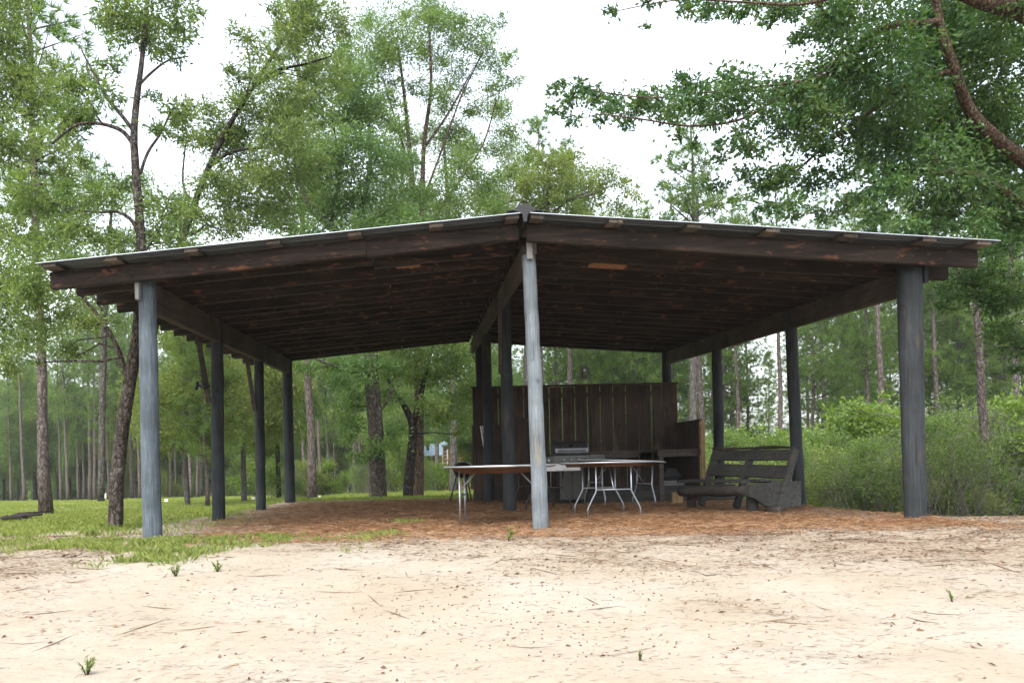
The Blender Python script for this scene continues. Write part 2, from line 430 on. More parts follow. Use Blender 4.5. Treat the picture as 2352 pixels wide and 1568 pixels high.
def pine_mesh(H, base, rt, seed, blen=2.6, tuft=.34, dense=1.0):
    """one pine with the foot at the origin -> (trunk MB, needle faces, tones)"""
    rs = np.random.default_rng(seed); random.seed(seed)
    tb = MB(); n = 14
    lean = rs.normal(0, .012, 2); P = []; Rr = []
    for i in range(n + 1):
        t = i / n
        P.append(Vector((lean[0] * H * t + rs.normal(0, .03), lean[1] * H * t + rs.normal(0, .03), H * t)))
        Rr.append(rt * (1 - t) ** .75 * (1 + .35 * max(0, 1 - t * 12)) + .012)
    tb.tube(P, Rr, 9, jit=.08)
    def tp(z):
        f = min(max(z / H, 0), 1) * n; i = min(int(f), n - 1); return P[i].lerp(P[i + 1], f - i)
    A, Bd, T = [], [], []
    z = base * H
    # a few dead stubs under the crown
    for k in range(5):
        zz = H * rs.uniform(base * .55, base); a = rs.uniform(0, 6.28); ln = rs.uniform(.3, 1.1)
        p = tp(zz); tb.tube([p, p + Vector((math.cos(a) * ln, math.sin(a) * ln, rs.uniform(-.1, .25)))], [.02, .006], 4, cap=False)
    while z < H * .99:
        f = (z - base * H) / (H * (1 - base))
        ln0 = blen * (1 - f) ** .7 * (.55 + .45 * min(1, f * 4)) + .25
        for k in range(rs.integers(2, 5)):
            if rs.random() > dense: continue
            a = rs.uniform(0, 6.28); ln = ln0 * rs.uniform(.55, 1.2)
            up = .15 + .5 * f
            p0 = tp(z); d = Vector((math.cos(a), math.sin(a), 0))
            pts = [p0, p0 + d * ln * .5 + Vector((0, 0, ln * (up - .12))), p0 + d * ln + Vector((0, 0, ln * (up + .15)))]
            tb.tube(pts, [.012 + .012 * ln, .008 + .006 * ln, .005], 4, cap=False)
            m = int(5 + ln * 6)
            for j in range(m):
                t = rs.uniform(.3, 1.05); q = pts[1].lerp(pts[2], max(0, t * 2 - 1)) if t > .5 else pts[0].lerp(pts[1], t * 2)
                o = rs.normal(0, .16 + .14 * ln * t, 3); o[2] *= .5
                A.append(np.array(q) + o); Bd.append(np.array(d) * .5 + o + np.array([0, 0, .35]))
                T.append(rs.normal(.45, .16))
        z += rs.uniform(.30, .62)
    A, Bd, T = np.array(A), unit(np.array(Bd)), np.array(T)
    nn = 20
    C = np.repeat(A, nn, 0); D = unit(np.repeat(Bd, nn, 0) * .8 + rs.normal(0, .65, (len(A) * nn, 3)))
    L = tuft * rs.uniform(.7, 1.2, len(C))
    sd = unit(np.cross(D, rs.normal(size=D.shape)))
    wd = tuft * .045
    V = np.stack([C - sd * wd, C + sd * wd, C + D * L[:, None]], 1)
    tone = np.clip(np.repeat(T, nn) + rs.normal(0, .1, len(C)), 0, 1)
    return tb, V, tone

def make_pine(name, H, base, rt, seed, bark='pine_bark', **kw):
    tb, V, tone = pine_mesh(H, base, rt, seed, **kw)
    root = empty(name, (0, 0, 0))
    tb.build('trunk', bark, root); quads('crown', V, tone, 'needle', root, 3)
    return root

# ------------------------------------------------------------------ camera, light, sky
cam = bpy.data.cameras.new('camera'); co = bpy.data.objects.new('camera', cam); COL.objects.link(co)
cam.sensor_width = 36; cam.lens = 36 * F / 2352
cam.shift_x = (1176 - PX) / 2352; cam.shift_y = (PY - 784) / 2352
cam.clip_start = .05; cam.clip_end = 6000
co.matrix_world = Matrix.Translation((0, 0, ZC)) @ Matrix.Rotation(math.pi / 2, 4, 'X') @ Matrix.Rotation(-ROLL, 4, 'Z')
SC.camera = co

SUN_EL, SUN_ROT = R(58), R(205)
wd = bpy.data.worlds.new('World'); SC.world = wd; wd.use_nodes = True
nt = wd.node_tree; bg = nt.nodes['Background']
sky = nt.nodes.new('ShaderNodeTexSky'); sky.sky_type = 'NISHITA'; sky.sun_disc = False
sky.sun_elevation = SUN_EL; sky.sun_rotation = SUN_ROT; sky.air_density = 1.2; sky.dust_density = 4.0; sky.ozone_density = 1.0
hs = N(nt, 'ShaderNodeHueSaturation', Saturation=.35)
nt.links.new(sky.outputs[0], hs.inputs['Color'])
tc = nt.nodes.new('ShaderNodeTexCoord')
cn = noise(nt, tc.outputs['Generated'], 2.2, 5, .55, (1, 1, 2.2), .3)
cl = ramp(nt, cn, [(.35, (1.0, 1.04, 1.12)), (.62, (1.25, 1.25, 1.25))]).outputs[0]
nt.links.new(mixc(nt, 1.0, hs.outputs[0], cl, 'MULTIPLY'), bg.inputs['Color']); bg.inputs['Strength'].default_value = .15
sl = bpy.data.lights.new('sun', 'SUN'); so = bpy.data.objects.new('sun', sl); COL.objects.link(so)
sl.energy = .8; sl.angle = R(35); sl.color = (1, .96, .90)
sd = Vector((math.sin(SUN_ROT) * math.cos(SUN_EL), math.cos(SUN_ROT) * math.cos(SUN_EL), math.sin(SUN_EL)))
so.rotation_euler = sd.to_track_quat('Z', 'Y').to_euler()
SC.view_settings.view_transform = 'Standard'; SC.view_settings.look = 'None'; SC.view_settings.exposure = 1.8; SC.view_settings.gamma = 1
cy = SC.cycles
cy.max_bounces = 7; cy.diffuse_bounces = 4; cy.glossy_bounces = 2; cy.transmission_bounces = 4; cy.transparent_max_bounces = 4
cy.use_denoising = True; cy.sample_clamp_indirect = 6
cy.caustics_reflective = False; cy.caustics_refractive = False

# ------------------------------------------------------------------ ground
def axis_vals(a, b, st, lo, hi, g=1.16):
    v = list(np.arange(a, b + 1e-6, st)); s = st; x = b
    while x < hi: s *= g; x += s; v.append(x)
    s = st; x = a; pre = []
    while x > lo: s *= g; x -= s; pre.append(x)
    return np.array(pre[::-1] + v)
def grass_cover(x, y):
    n = fbm(x, y, 1.3, 20); n2 = fbm(x, y, .5, 24); n3 = fbm(x, y, .33, 27)
    front = 7.1 + (x + 5) * .27 + (n - .5) * 2.6 + (n2 - .5) * 1.2
    a = sstep(front - .2, front + 1.3, y) * (.12 + .88 * sstep(.40, .60, n3)) * sstep(.5, -2.3, x + (n2 - .5) * 2.4) * sstep(9.75, 9.35, y + (n - .5) * .6)
    lawn = sstep(-3.0, -4.4, x + (n - .5) * 2.2) * sstep(9.9, 12.2, y + (n2 - .5) * 2.2)
    lawn = np.maximum(lawn, sstep(19.6, 20.6, y + (n - .5)))
    lawn = lawn * (1 - .6 * sstep(.5, .36, n3) * sstep(30, 14, y))
    lawn = lawn * (1 - .75 * sstep(.56, .66, fbm(x, y, 3.2, 31)) * sstep(24, 15, y))
    return np.clip(np.maximum(a, lawn), 0, 1)
def wood_cover(x, y):
    n = fbm(x, y, 4, 40)
    a = sstep(88, 96, y + (n - .5) * 8)
    b = sstep(6.2, 7.6, x + (n - .5) * 1.2) * sstep(10.0, 11.2, y + (n - .5))
    c = sstep(40, 46, y) * sstep(1, 7, x)
    return np.clip(np.maximum(np.maximum(a, b), c), 0, 1)
def litter_cover(x, y):
    n = fbm(x, y * 1.6, 1.1, 50); 
    g = sstep(-1.5, 5.5, x + (y - 7) * 1.3)
    g = np.maximum(g, .5 * sstep(-2.4, -3.6, x) * sstep(6.0, 7.0, y))
    return np.clip(g * .7 * sstep(3.6, 8.5, y) + (n - .55) * .8, 0, 1)
xs = axis_vals(-7, 10, .075, -900, 900); ys = axis_vals(2.6, 21, .075, -40, 2200)
GX, GY = np.meshgrid(xs, ys); GZ = ground(GX, GY)
nx, ny = len(xs), len(ys)
me = bpy.data.meshes.new('ground')
idx = np.arange(nx * ny).reshape(ny, nx)
fc = np.stack([idx[:-1, :-1], idx[:-1, 1:], idx[1:, 1:], idx[1:, :-1]], -1).reshape(-1, 4)
me.vertices.add(nx * ny); me.loops.add(fc.size); me.polygons.add(len(fc))
me.vertices.foreach_set('co', np.stack([GX, GY, GZ], -1).astype(np.float32).ravel())
me.loops.foreach_set('vertex_index', fc.astype(np.int32).ravel())
me.polygons.foreach_set('loop_start', np.arange(0, fc.size, 4, dtype=np.int32))
me.polygons.foreach_set('use_smooth', np.ones(len(fc), bool))
for nm, fn in (('grass', grass_cover), ('wood', wood_cover), ('litter', litter_cover)):
    a = me.attributes.new(nm, 'FLOAT', 'POINT'); a.data.foreach_set('value', fn(GX, GY).astype(np.float32).ravel())
me.update(); me.validate()
m, nt, out = newmat('ground'); v = coord(nt)
n1 = noise(nt, v, .9, 6, .6); n2 = noise(nt, v, 26, 6, .7, (1, 1.4, 1)); n3 = noise(nt, v, 9, 5, .65, (.5, 1.5, 1), .5); n4 = noise(nt, v, 110, 3, .6)
sand = ramp(nt, n1, [(.3, (.248, .209, .155)), (.5, (.272, .238, .185)), (.68, (.286, .262, .218))]).outputs[0]
sand = mixc(nt, 1.0, sand, ramp(nt, n3, [(.28, (.78, .76, .74)), (.42, (.97, .965, .96)), (.7, (1.04, 1.04, 1.035))]).outputs[0], 'MULTIPLY')
sand = mixc(nt, ramp(nt, n2, [(.54, (0, 0, 0)), (.68, (.75, .75, .75))]).outputs[0], sand, (.21, .16, .11))
sand = mixc(nt, ramp(nt, n4, [(.25, (.5, .5, .5)), (.42, (0, 0, 0))]).outputs[0], sand, (.27, .21, .15))
la = N(nt, 'ShaderNodeAttribute', attribute_name='litter').outputs['Fac']
ln = noise(nt, v, 16, 6, .75, (.45, 1.6, 1), .4)
mm = nt.nodes.new('ShaderNodeMath'); mm.operation = 'MULTIPLY'
nt.links.new(la, mm.inputs[0]); nt.links.new(ramp(nt, ln, [(.38, (0, 0, 0)), (.58, (1, 1, 1))]).outputs[0], mm.inputs[1])
sand = mixc(nt, mm.outputs[0], sand, (.17, .115, .075))
ga = N(nt, 'ShaderNodeAttribute', attribute_name='grass').outputs['Fac']
gc = ramp(nt, noise(nt, v, 3, 6, .7), [(.3, (.115, .125, .045)), (.5, (.175, .19, .065)), (.72, (.26, .24, .12))]).outputs[0]
g2 = nt.nodes.new('ShaderNodeMath'); g2.operation = 'MULTIPLY'; g2.inputs[1].default_value = .72; nt.links.new(ga, g2.inputs[0])
c = mixc(nt, g2.outputs[0], sand, gc)
wa = N(nt, 'ShaderNodeAttribute', attribute_name='wood').outputs['Fac']
wc = ramp(nt, noise(nt, v, 1.5, 6, .7), [(.3, (.05, .045, .025)), (.5, (.09, .08, .04)), (.7, (.10, .13, .04))]).outputs[0]
c = mixc(nt, wa, c, wc)
hh = nt.nodes.new('ShaderNodeMath'); hh.operation = 'ADD'
nt.links.new(n3, hh.inputs[0]); nt.links.new(n2, hh.inputs[1])
surf(nt, out, c, .95, .15, 0, hh.outputs[0], .55, .03); M['ground'] = m
me.materials.append(m)
go = bpy.data.objects.new('ground', me); COL.objects.link(go); tag(go, kind='structure')

# ------------------------------------------------------------------ pine straw inside the shelter
def mulch_in(x, y):
    n = fbm(x, y, .9, 60); n2 = fbm(x, y, .3, 63)
    front = 9.25 - .42 * sstep(-3.0, -.6, x) + .10 * sstep(1.8, 5.6, x) + (n - .5) * .7 + (n2 - .5) * .35
    left = -2.95 + .45 * sstep(12.5, 9.6, y) + (n - .5) * .7
    right = 6.05 + (n - .5) * .5
    back = 19.7 + (n - .5) * .6
    return np.minimum(np.minimum(y - front, back - y), np.minimum(x - left, right - x))
def mulch_h(x, y):
    d = mulch_in(x, y)
    h = -.035 + .03 * sstep(-.15, .3, d) + .03 * sstep(.3, 2.0, d) + (fbm(x, y, .55, 66) - .5) * .06 * sstep(0, .5, d)
    for px_, py_ in ((1.32, 12.9), (1.25, 16.2), (-3.2, 12.9), (-3.2, 16.2), (5.8, 12.9), (5.77, 16.2)): h = h + .045 * np.exp(-((x - px_) ** 2 + (y - py_) ** 2) / .05)
    h = h + .045 * np.exp(-((x - 5.8) ** 2 + (y - 9.55) ** 2) / .18) + .05 * np.exp(-((x - 3.9) ** 2 + (y - 13.9) ** 2) / .1)
    return np.maximum(h, -.03 - np.clip(-d, 0, .3))
xs = np.arange(-4.2, 6.9, .07); ys = np.arange(8.2, 20.5, .07)
X2, Y2 = np.meshgrid(xs, ys); D2 = mulch_in(X2, Y2); Z2 = ground(X2, Y2) + mulch_h(X2, Y2)
keep = D2 > -.28
vid = -np.ones(X2.shape, int); vid[keep] = np.arange(keep.sum())
q = np.stack([vid[:-1, :-1], vid[:-1, 1:], vid[1:, 1:], vid[1:, :-1]], -1).reshape(-1, 4); q = q[(q >= 0).all(1)]
mb_v = np.stack([X2, Y2, Z2], -1)[keep]
me = bpy.data.meshes.new('pine_straw_mulch'); me.from_pydata(mb_v.tolist(), [], q.tolist())
me.polygons.foreach_set('use_smooth', np.ones(len(me.polygons), bool))
m, nt, out = newmat('mulch'); v = coord(nt)
a1 = noise(nt, v, 26, 6, .75, (.6, 1.4, 1), .8); a2 = noise(nt, v, 1.3, 4, .6)
c = ramp(nt, a1, [(.30, (.07, .035, .017)), (.47, (.165, .084, .038)), (.60, (.245, .132, .062)), (.75, (.32, .205, .11))]).outputs[0]
c = mixc(nt, 1.0, c, ramp(nt, a2, [(.35, (.72, .68, .66)), (.65, (1.08, 1.06, 1.03))]).outputs[0], 'MULTIPLY')
surf(nt, out, c, .95, .1, 0, a1, .9, .05); M['mulch'] = m
n = 80000
sx = rng.uniform(-3.9, 7.2, n); sy = 8.3 + (rng.random(n) ** 1.5) * 11.2
d = mulch_in(sx, sy); k = d > -.02 - .75 * rng.random(n) ** 3 ; sx, sy = sx[k], sy[k]; n = len(sx)
C = np.stack([sx, sy, ground(sx, sy) + np.maximum(mulch_h(sx, sy), 0) + rng.uniform(.003, .02, n)], -1)
th = rng.uniform(0, 6.28, n); D = unit(np.stack([np.cos(th), np.sin(th), rng.normal(.05, .22, n)], -1))
V = leaves(C, D, rng.uniform(.07, .20, n), rng.uniform(.003, .0075, n), .5, .03)
me.materials.append(M['mulch'])
me.materials.append(M['straw'])
nb = len(me.vertices); nl = len(me.loops); npoly = len(me.polygons)
me.vertices.add(n * 4); me.loops.add(n * 4); me.polygons.add(n)
cov = np.empty((nb + n * 4) * 3, np.float32); me.vertices.foreach_get('co', cov); cov[nb * 3:] = V.astype(np.float32).ravel(); me.vertices.foreach_set('co', cov)
li = np.empty(nl + n * 4, np.int32); me.loops.foreach_get('vertex_index', li); li[nl:] = nb + np.arange(n * 4); me.loops.foreach_set('vertex_index', li)
ls = np.empty(npoly + n, np.int32); me.polygons.foreach_get('loop_start', ls); ls[npoly:] = nl + np.arange(0, n * 4, 4); me.polygons.foreach_set('loop_start', ls)
mi = np.zeros(npoly + n, np.int32); mi[npoly:] = 1; me.polygons.foreach_set('material_index', mi)
a = me.attributes.new('tone', 'FLOAT', 'POINT'); a.data.foreach_set('value', np.concatenate([np.zeros(nb), np.repeat(np.clip(rng.normal(.5, .25, n), 0, 1), 4)]).astype(np.float32))
me.update(); me.validate()
o = bpy.data.objects.new('pine_straw_mulch', me); COL.objects.link(o); tag(o, 'rusty brown pine straw spread over the floor of the open shelter', 'pine straw', kind='stuff')

# ------------------------------------------------------------------ the shelter
RX = 1.17
def roof_z(X, Y): return 3.548 - .0815 * abs(X - RX) + .04 * (Y - 9.15)
pav = empty('pavilion', (1.3, 14.5, 0))
tag(pav, 'open log pavilion with low metal gable roof on blue-grey round posts', 'pavilion')
inv = -Vector((1.3, 14.5, 0))
def P(mb, name, mat, bevel=0, label=None):
    mb.v = [tuple(Vector(p) + inv) for p in mb.v]
    o = mb.build(name, mat, pav, bevel)
    if label: o['label'] = label
    return o
def post(xb, xt, Y, rb, rt, top, mat, label=None, notch=False):
    mb = MB(); n = 18; pts, rad = [], []
    zb = -.45
    bx_, by_ = random.uniform(-.012, .012), random.uniform(-.012, .012)
    for i in range(n + 1):
        t = i / n; z = zb + (top - zb) * t
        w = math.sin(t * math.pi)
        pts.append((xb + (xt - xb) * t + bx_ * w + random.gauss(0, .0025), Y + by_ * w, z))
        rad.append((rb + (rt - rb) * t) * (1 + random.gauss(0, .012)))
    mb.tube(pts, rad, 20, jit=.025)
    return P(mb, 'post', mat, 0, label)
def rb_z(X, Y): return roof_z(X, Y) - .05 - .19
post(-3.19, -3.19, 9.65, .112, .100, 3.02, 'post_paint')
post(-3.237, -3.19, 12.9, .102, .095, rb_z(-3.2, 12.9) + .02, 'post_shaded')
post(-3.227, -3.2, 16.2, .10, .092, rb_z(-3.2, 16.2) + .02, 'post_shaded')
post(-3.19, -3.19, 19.5, .128, .115, rb_z(-3.2, 19.5) - .02, 'post_shaded')
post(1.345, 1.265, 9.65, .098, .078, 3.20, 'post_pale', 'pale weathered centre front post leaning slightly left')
post(1.315, 1.30, 12.9, .105, .09, rb_z(1.3, 12.9), 'post_shaded')
post(1.25, 1.26, 16.2, .10, .09, rb_z(1.3, 16.2), 'post_shaded')
post(1.335, 1.335, 19.5, .095, .09, rb_z(1.3, 19.5) - .08, 'post_shaded')
post(5.72, 5.70, 9.65, .118, .132, 2.99, 'post_shaded', 'thick shade-darkened right front corner post')
post(5.85, 5.75, 12.9, .09, .088, rb_z(5.75, 12.9) + .02, 'post_shaded')
post(5.77, 5.76, 16.2, .10, .095, rb_z(5.75, 16.2) + .02, 'post_shaded')
post(5.75, 5.75, 19.5, .113, .11, rb_z(5.75, 19.5) - .02, 'post_shaded')
# long beams carried by the posts
def longbeam(X, Y0, Y1, h, w, mat, dz=0):
    mb = MB()
    a = (X, Y0, rb_z(X, Y0) - h / 2 + dz); b = (X, Y1, rb_z(X, Y1) - h / 2 + dz)
    n = 10; A, B = Vector(a), Vector(b)
    mb.beam(A, B, w, h)
    P(mb, 'beam', mat, .006)
longbeam(-3.17, 9.66, 19.75, .34, .10, 'sawn_beam')
longbeam(5.76, 9.66, 19.75, .29, .10, 'sawn_beam')
longbeam(1.24, 9.70, 12.95, .25, .10, 'sawn_beam')
longbeam(1.20, 12.955, 19.75, .25, .10, 'sawn_beam', -.02)
# log rafters: flattened logs with bark
def rafter(X0, X1, Y, h, w=.115):
    mb = MB(); n = 28; ns = 10
    vs, fs = [], []; ph = random.uniform(0, 9)
    for i in range(n + 1):
        t = i / n; X = X0 + (X1 - X0) * t
        zt = roof_z(X, Y) - .052; hh = h * (1 + .07 * math.sin(t * 3 + ph) + random.gauss(0, .006)); ww = w * (1 + random.gauss(0, .02))
        dy = .012 * math.sin(t * 4 + ph * 2)
        for k in range(ns):
            a = 2 * math.pi * (k + .5) / ns; c_, s_ = math.cos(a), math.sin(a)
            e = .45
            xx = math.copysign(abs(c_) ** e, c_) * ww / 2 * (1 + random.gauss(0, .05)); zz = math.copysign(abs(s_) ** e, s_)
            if s_ < -.5: zz = -1.0
            vs.append((X, Y + dy + xx, zt - hh / 2 + zz * hh / 2))
    for i in range(n):
        for k in range(ns):
            a, b = i * ns + k, i * ns + (k + 1) % ns; fs.append((a, b, b + ns, a + ns))
    fs.append(tuple(range(ns))[::-1]); fs.append(tuple(range(n * ns, n * ns + ns)))
    mb.add(vs, fs, 0, False)
    for q_, f in enumerate(fs[:n * ns]):
        if q_ % ns == 7: mb.m[q_] = 1
    P(mb, 'rafter', ['bark_beam', 'sawn_edge'])
NR = 17
for i in range(NR):
    Y = 9.42 + .6425 * i
    j = random.gauss(0, .035)
    if i == 0:
        rafter(-4.20, -.61, Y, .19); rafter(-.604, 1.12, Y, .195); rafter(1.215, 6.30, Y, .20)
    else:
        e = [0, -4.17, -4.18, -4.16, -4.14][i] if i < 5 else -4.15 + j
        f = 6.38 if i == 1 else 6.26 + j
        if i % 3 == 1: rafter(e, -.5 + j, Y, .19 + j * .3); rafter(-.48 + j, 1.13, Y, .19 - j * .3)
        else: rafter(e, 1.13, Y, .19 + j * .5)
        rafter(1.21, f, Y, .19 - j * .5)
# purlins laid on the rafters under the sheets
PUR = []
for k in range(7): PUR.append(RX - .085 - .905 * k if k else RX - .14)
for k in range(7): PUR.append(RX + .14 + .868 * k if k < 6 else RX + 5.08)
PUR[6] = -4.12
for X in PUR:
    mb = MB(); y0 = 9.17 + random.uniform(-.012, .012); y1 = 20.0
    w = .155 if abs(X - RX) > .3 else .15
    sl = -.0815 * (1 if X > RX else -1)
    a = Vector((X, y0, roof_z(X, y0) - .031)); b = Vector((X, y1, roof_z(X, y1) - .031))
    upv = Vector((-sl, -.04, 1)).normalized()
    mb.beam(a, b, w, .042, upv); P(mb, 'purlin', 'purlin_wood', .004)
# ribbed metal sheets
def sheet(X0, X1, name='roof_sheet'):
    mb = MB(); prof = []
    y = 9.13
    while y < 20.1:
        for dy, dz in ((0, 0), (.085, 0), (.10, .008), (.115, 0), (.19, 0), (.205, .022), (.235, .022)):
            prof.append((y + dy, dz))
        y += .25
    vs, fs = [], []
    nX = 6
    for i in range(nX + 1):
        X = X0 + (X1 - X0) * i / nX
        for (yy, dz) in prof:
            z = roof_z(X, yy) + dz - .004 * math.sin(yy * 1.7) * abs(X - RX) / 5
            vs.append((X, yy, z))
    nP = len(prof); off = len(vs)
    vs += [(a, b, c - .0065) for a, b, c in vs]
    for i in range(nX):
        for k in range(nP - 1):
            a = i * nP + k; f = (a, a + 1, a + nP + 1, a + nP)
            if X1 > X0: f = f[::-1]
            fs.append(f)
    for i in range(nX):
        a, b = i * nP, (i + 1) * nP; fs.append((a, b, b + off, a + off)); 
        a, b = i * nP + nP - 1, (i + 1) * nP + nP - 1; fs.append((b, a, a + off, b + off))
    for k in range(nP - 1):
        a, b = k, k + 1; fs.append((b, a, a + off, b + off))
        a, b = nX * nP + k, nX * nP + k + 1; fs.append((a, b, b + off, a + off))
    mb.add(vs, fs); o_ = off
    for i in range(nX):
        for k in range(nP - 1):
            a = i * nP + k + o_; f = (a, a + nP, a + nP + 1, a + 1)
            mb.f.append(f if X1 < X0 else f[::-1]); mb.m.append(1); mb.sm.append(False)
    P(mb, name, ['roof_metal', 'roof_under'])
sheet(RX - .055, -4.25); sheet(RX + .055, 6.41)
# ridge cap: bent dark sheet, hollow end filled black for the shadow inside
mb = MB()
prof = [(-.20, .022), (-.12, .035), (-.085, .072), (-.03, .092), (.03, .092), (.085, .068), (.12, .033), (.205, .020)]
prof2 = prof + [(.12, .022), (.07, .004), (.028, -.02), (.016, -.10), (-.016, -.10), (-.028, -.02), (-.07, .004), (-.12, .024)]
mb.prism(prof2, 9.15, 20.12, lambda p, q, t: Vector((RX + p, t, 3.548 + q + .04 * (t - 9.15))))
P(mb, 'ridge_cap', 'cap_black')
# blocks and boards at the post heads
mb = MB(); a = at(312.5, 628, 9.50); mb.box((at(318, 660, 9.54)), (.045, .13, .30)); P(mb, 'block', 'board_grey', .004)
mb = MB(); mb.box((1.262, 9.548, 3.30), (.066, .045, .345)); P(mb, 'block', 'board_grey', .003)
mb = MB(); mb.box((1.325, 9.60, 3.265), (.045, .05, .115)); P(mb, 'block', 'board_grey', .003)
mb = MB(); mb.box((5.835, 9.60, 2.91), (.045, .12, .29)); P(mb, 'block', 'post_shaded', .003)
# braces
def brace(a, b, w, h):
    mb = MB(); mb.beam(a, b, w, h, (0, 1, 0)); P(mb, 'brace', 'sawn_beam', .003)
brace(at(448, 735, 12.78), at(480, 925, 12.78), .075, .05)
brace(at(566, 815, 16.1), at(585, 942, 16.1), .075, .045)
brace(at(1148, 640, 12.85), at(1149, 858, 12.85), .05, .09)
brace(at(1114, 715, 16.1), at(1114, 888, 16.1), .05, .07)
brace(at(1097, 750, 19.3), at(1097, 800, 19.3), .05, .06)

# floodlight on the left brace
fl = at(468, 886, 12.74); fo = empty('floodlight', fl)
tag(fo, 'small dark security floodlight sticking out from the left second post brace', 'lamp')
mb = MB(); mb.lathe((0, 0, 0), [(.0, -.05), (.035, -.05), (.05, -.02), (.05, .03), (.03, .055), (0, .055)], 14); 
mb.v = [(p[2] * 1.0, p[1], p[0]) for p in mb.v]; mb.build('housing', 'black_plastic', fo)
mb = MB(); mb.tube([(-.05, 0, 0), (-.085, 0, .01)], .012, 8); mb.build('arm', 'black_plastic', fo)
mb = MB(); mb.box((-.105, -.01, .005), (.035, .10, .13), Matrix.Rotation(R(12), 3, 'Y')); mb.build('lamp_head', 'black_plastic', fo, .01)
mb = MB(); mb.tube([(.05, 0, 0), (.10, .01, 0)], .02, 8); mb.build('bracket', 'black_plastic', fo)

# ------------------------------------------------------------------ plank wall and counter
WY = 16.62
wl = empty('plank_wall', (3.1, WY, 0)); tag(wl, 'dark brown screen wall of upright planks with light showing through the gaps', 'wall')
iw = -Vector((3.1, WY, 0))
def PW(mb, name, mat, bevel=0, par=None, off=None):
    mb.v = [tuple(Vector(p) + (iw if off is None else off)) for p in mb.v]
    return mb.build(name, mat, par or wl, bevel)
xL, xR = at(1087, 1000, WY).x, at(1556, 1000, WY).x
nb_ = 16; bw = (xR - xL) / nb_
mb = MB()
gaps = [.0, .02, .018, .006, .012, .010, .020, .020, .022, .024, .017, .020, .018, .010, .022, .003, .0]
for k in range(nb_):
    g0, g1 = gaps[k] / 2 if k else 0, gaps[k + 1] / 2
    a, b = xL + k * bw + g0, xL + (k + 1) * bw - g1
    zt = 2.315 + random.uniform(-.006, .006); zb = .02 if k < 4 else .14 + random.uniform(-.03, .03)
    tl = random.uniform(-.004, .004); y = WY + random.uniform(-.004, .004)
    vs = [(a + tl, y - .014, zt), (b + tl, y - .014, zt), (b - tl, y - .014, zb), (a - tl, y - .014, zb)]
    vs += [(p[0], p[1] + .026, p[2]) for p in vs]
    mb.add(vs, [(3, 2, 1, 0), (4, 5, 6, 7), (0, 1, 5, 4), (2, 3, 7, 6), (1, 2, 6, 5), (3, 0, 4, 7)])
PW(mb, 'plank_panel', 'wall_plank')
mb = MB(); mb.box(((xL + xR) / 2, WY, 2.338), (xR - xL + .05, .09, .036)); PW(mb, 'top_rail', 'wall_plank', .004)
mb = MB(); mb.box(((xL + xR) / 2, WY + .045, 2.15), (xR - xL, .05, .09)); PW(mb, 'rail', 'wall_plank', .004)
mb = MB(); mb.box((1.95, WY - .035, 1.66), (.62, .04, .10)); PW(mb, 'rail', 'wall_plank', .004)
mb = MB(); mb.box((1.52, WY - .033, .80), (1.12, .035, 1.56)); PW(mb, 'lower_panel', 'wall_plank', .004)
# return wall at the right end
x2, y2 = at(1614, 1000, 15.25).x, 15.25
mb = MB(); A0, B0 = Vector((xR - .02, WY - .03, 0)), Vector((x2 - .05, y2 + .05, 0)); nb2 = 8
for k in range(nb2):
    a, b = A0.lerp(B0, k / nb2 + .004), A0.lerp(B0, (k + 1) / nb2 - .004)
    mb.beam((a.x, a.y, .80), (b.x, b.y, .80), .025, 1.42)
PW(mb, 'plank_panel', 'wall_plank')
mb = MB(); mb.beam((A0.x, A0.y, 1.525), (x2 - .02, y2, 1.525), .06, .03); PW(mb, 'top_rail', 'wall_plank', .003)
mb = MB(); mb.box((x2, y2 + .01, .70), (.075, .045, 1.62)); PW(mb, 'stud', 'stud_wood', .004)
mb = MB(); mb.box((4.0, 15.62, .17), (3.7, .05, .30)); PW(mb, 'skirt_board', 'bench_paint', .005)

ct = empty('counter', (4.2, 15.9, 0)); tag(ct, 'L-shaped wooden counter along the plank wall beside the gas grill', 'counter')
ic = -Vector((4.2, 15.9, 0))
mb = MB()
poly = [(2.75, WY - .04), (xR - .03, WY - .04), (5.13, 15.35), (4.33, 15.35), (4.22, 16.0), (2.75, 16.0)]
mb.prism(poly, .955, .995, lambda p, q, t: Vector((p, q, t)))
PW(mb, 'countertop', 'counter_wood', .004, ct, ic)
mb = MB(); mb.box((4.73, 15.385, .905), (.80, .035, .094)); PW(mb, 'apron', 'counter_wood', .003, ct, ic)
mb = MB(); mb.box((3.45, 16.03, .905), (1.40, .035, .094)); PW(mb, 'apron', 'counter_wood', .003, ct, ic)
for (lx, ly) in ((4.40, 15.42), (2.82, 16.08)):
    mb = MB(); mb.box((lx, ly, .45), (.085, .06, .98)); PW(mb, 'leg', 'counter_wood', .004, ct, ic)
# things stored under the counter
def crumple(c, d, n=10, m=14, seed=1, top=.7):
    rs = np.random.default_rng(seed); mb = MB(); prof = []
    vs, fs = [], []
    for i in range(n + 1):
        t = i / n
        for k in range(m):
            a = 2 * math.pi * k / m; r = (math.sin(min(1, t * 1.15 + .12) * math.pi * .92) ** .5) * (1 + rs.normal(0, .07))
            e = .6; cx, sx_ = math.cos(a), math.sin(a)
            vs.append((c[0] + math.copysign(abs(cx) ** e, cx) * d[0] / 2 * r, c[1] + math.copysign(abs(sx_) ** e, sx_) * d[1] / 2 * r, c[2] + d[2] * t * (1 + rs.normal(0, .03))))
    for i in range(n):
        for k in range(m):
            a, b = i * m + k, i * m + (k + 1) % m; fs.append((a, b, b + m, a + m))
    fs.append(tuple(range(m))[::-1]); fs.append(tuple(range(n * m, n * m + m)))
    mb.add(vs, fs, 0, True); return mb
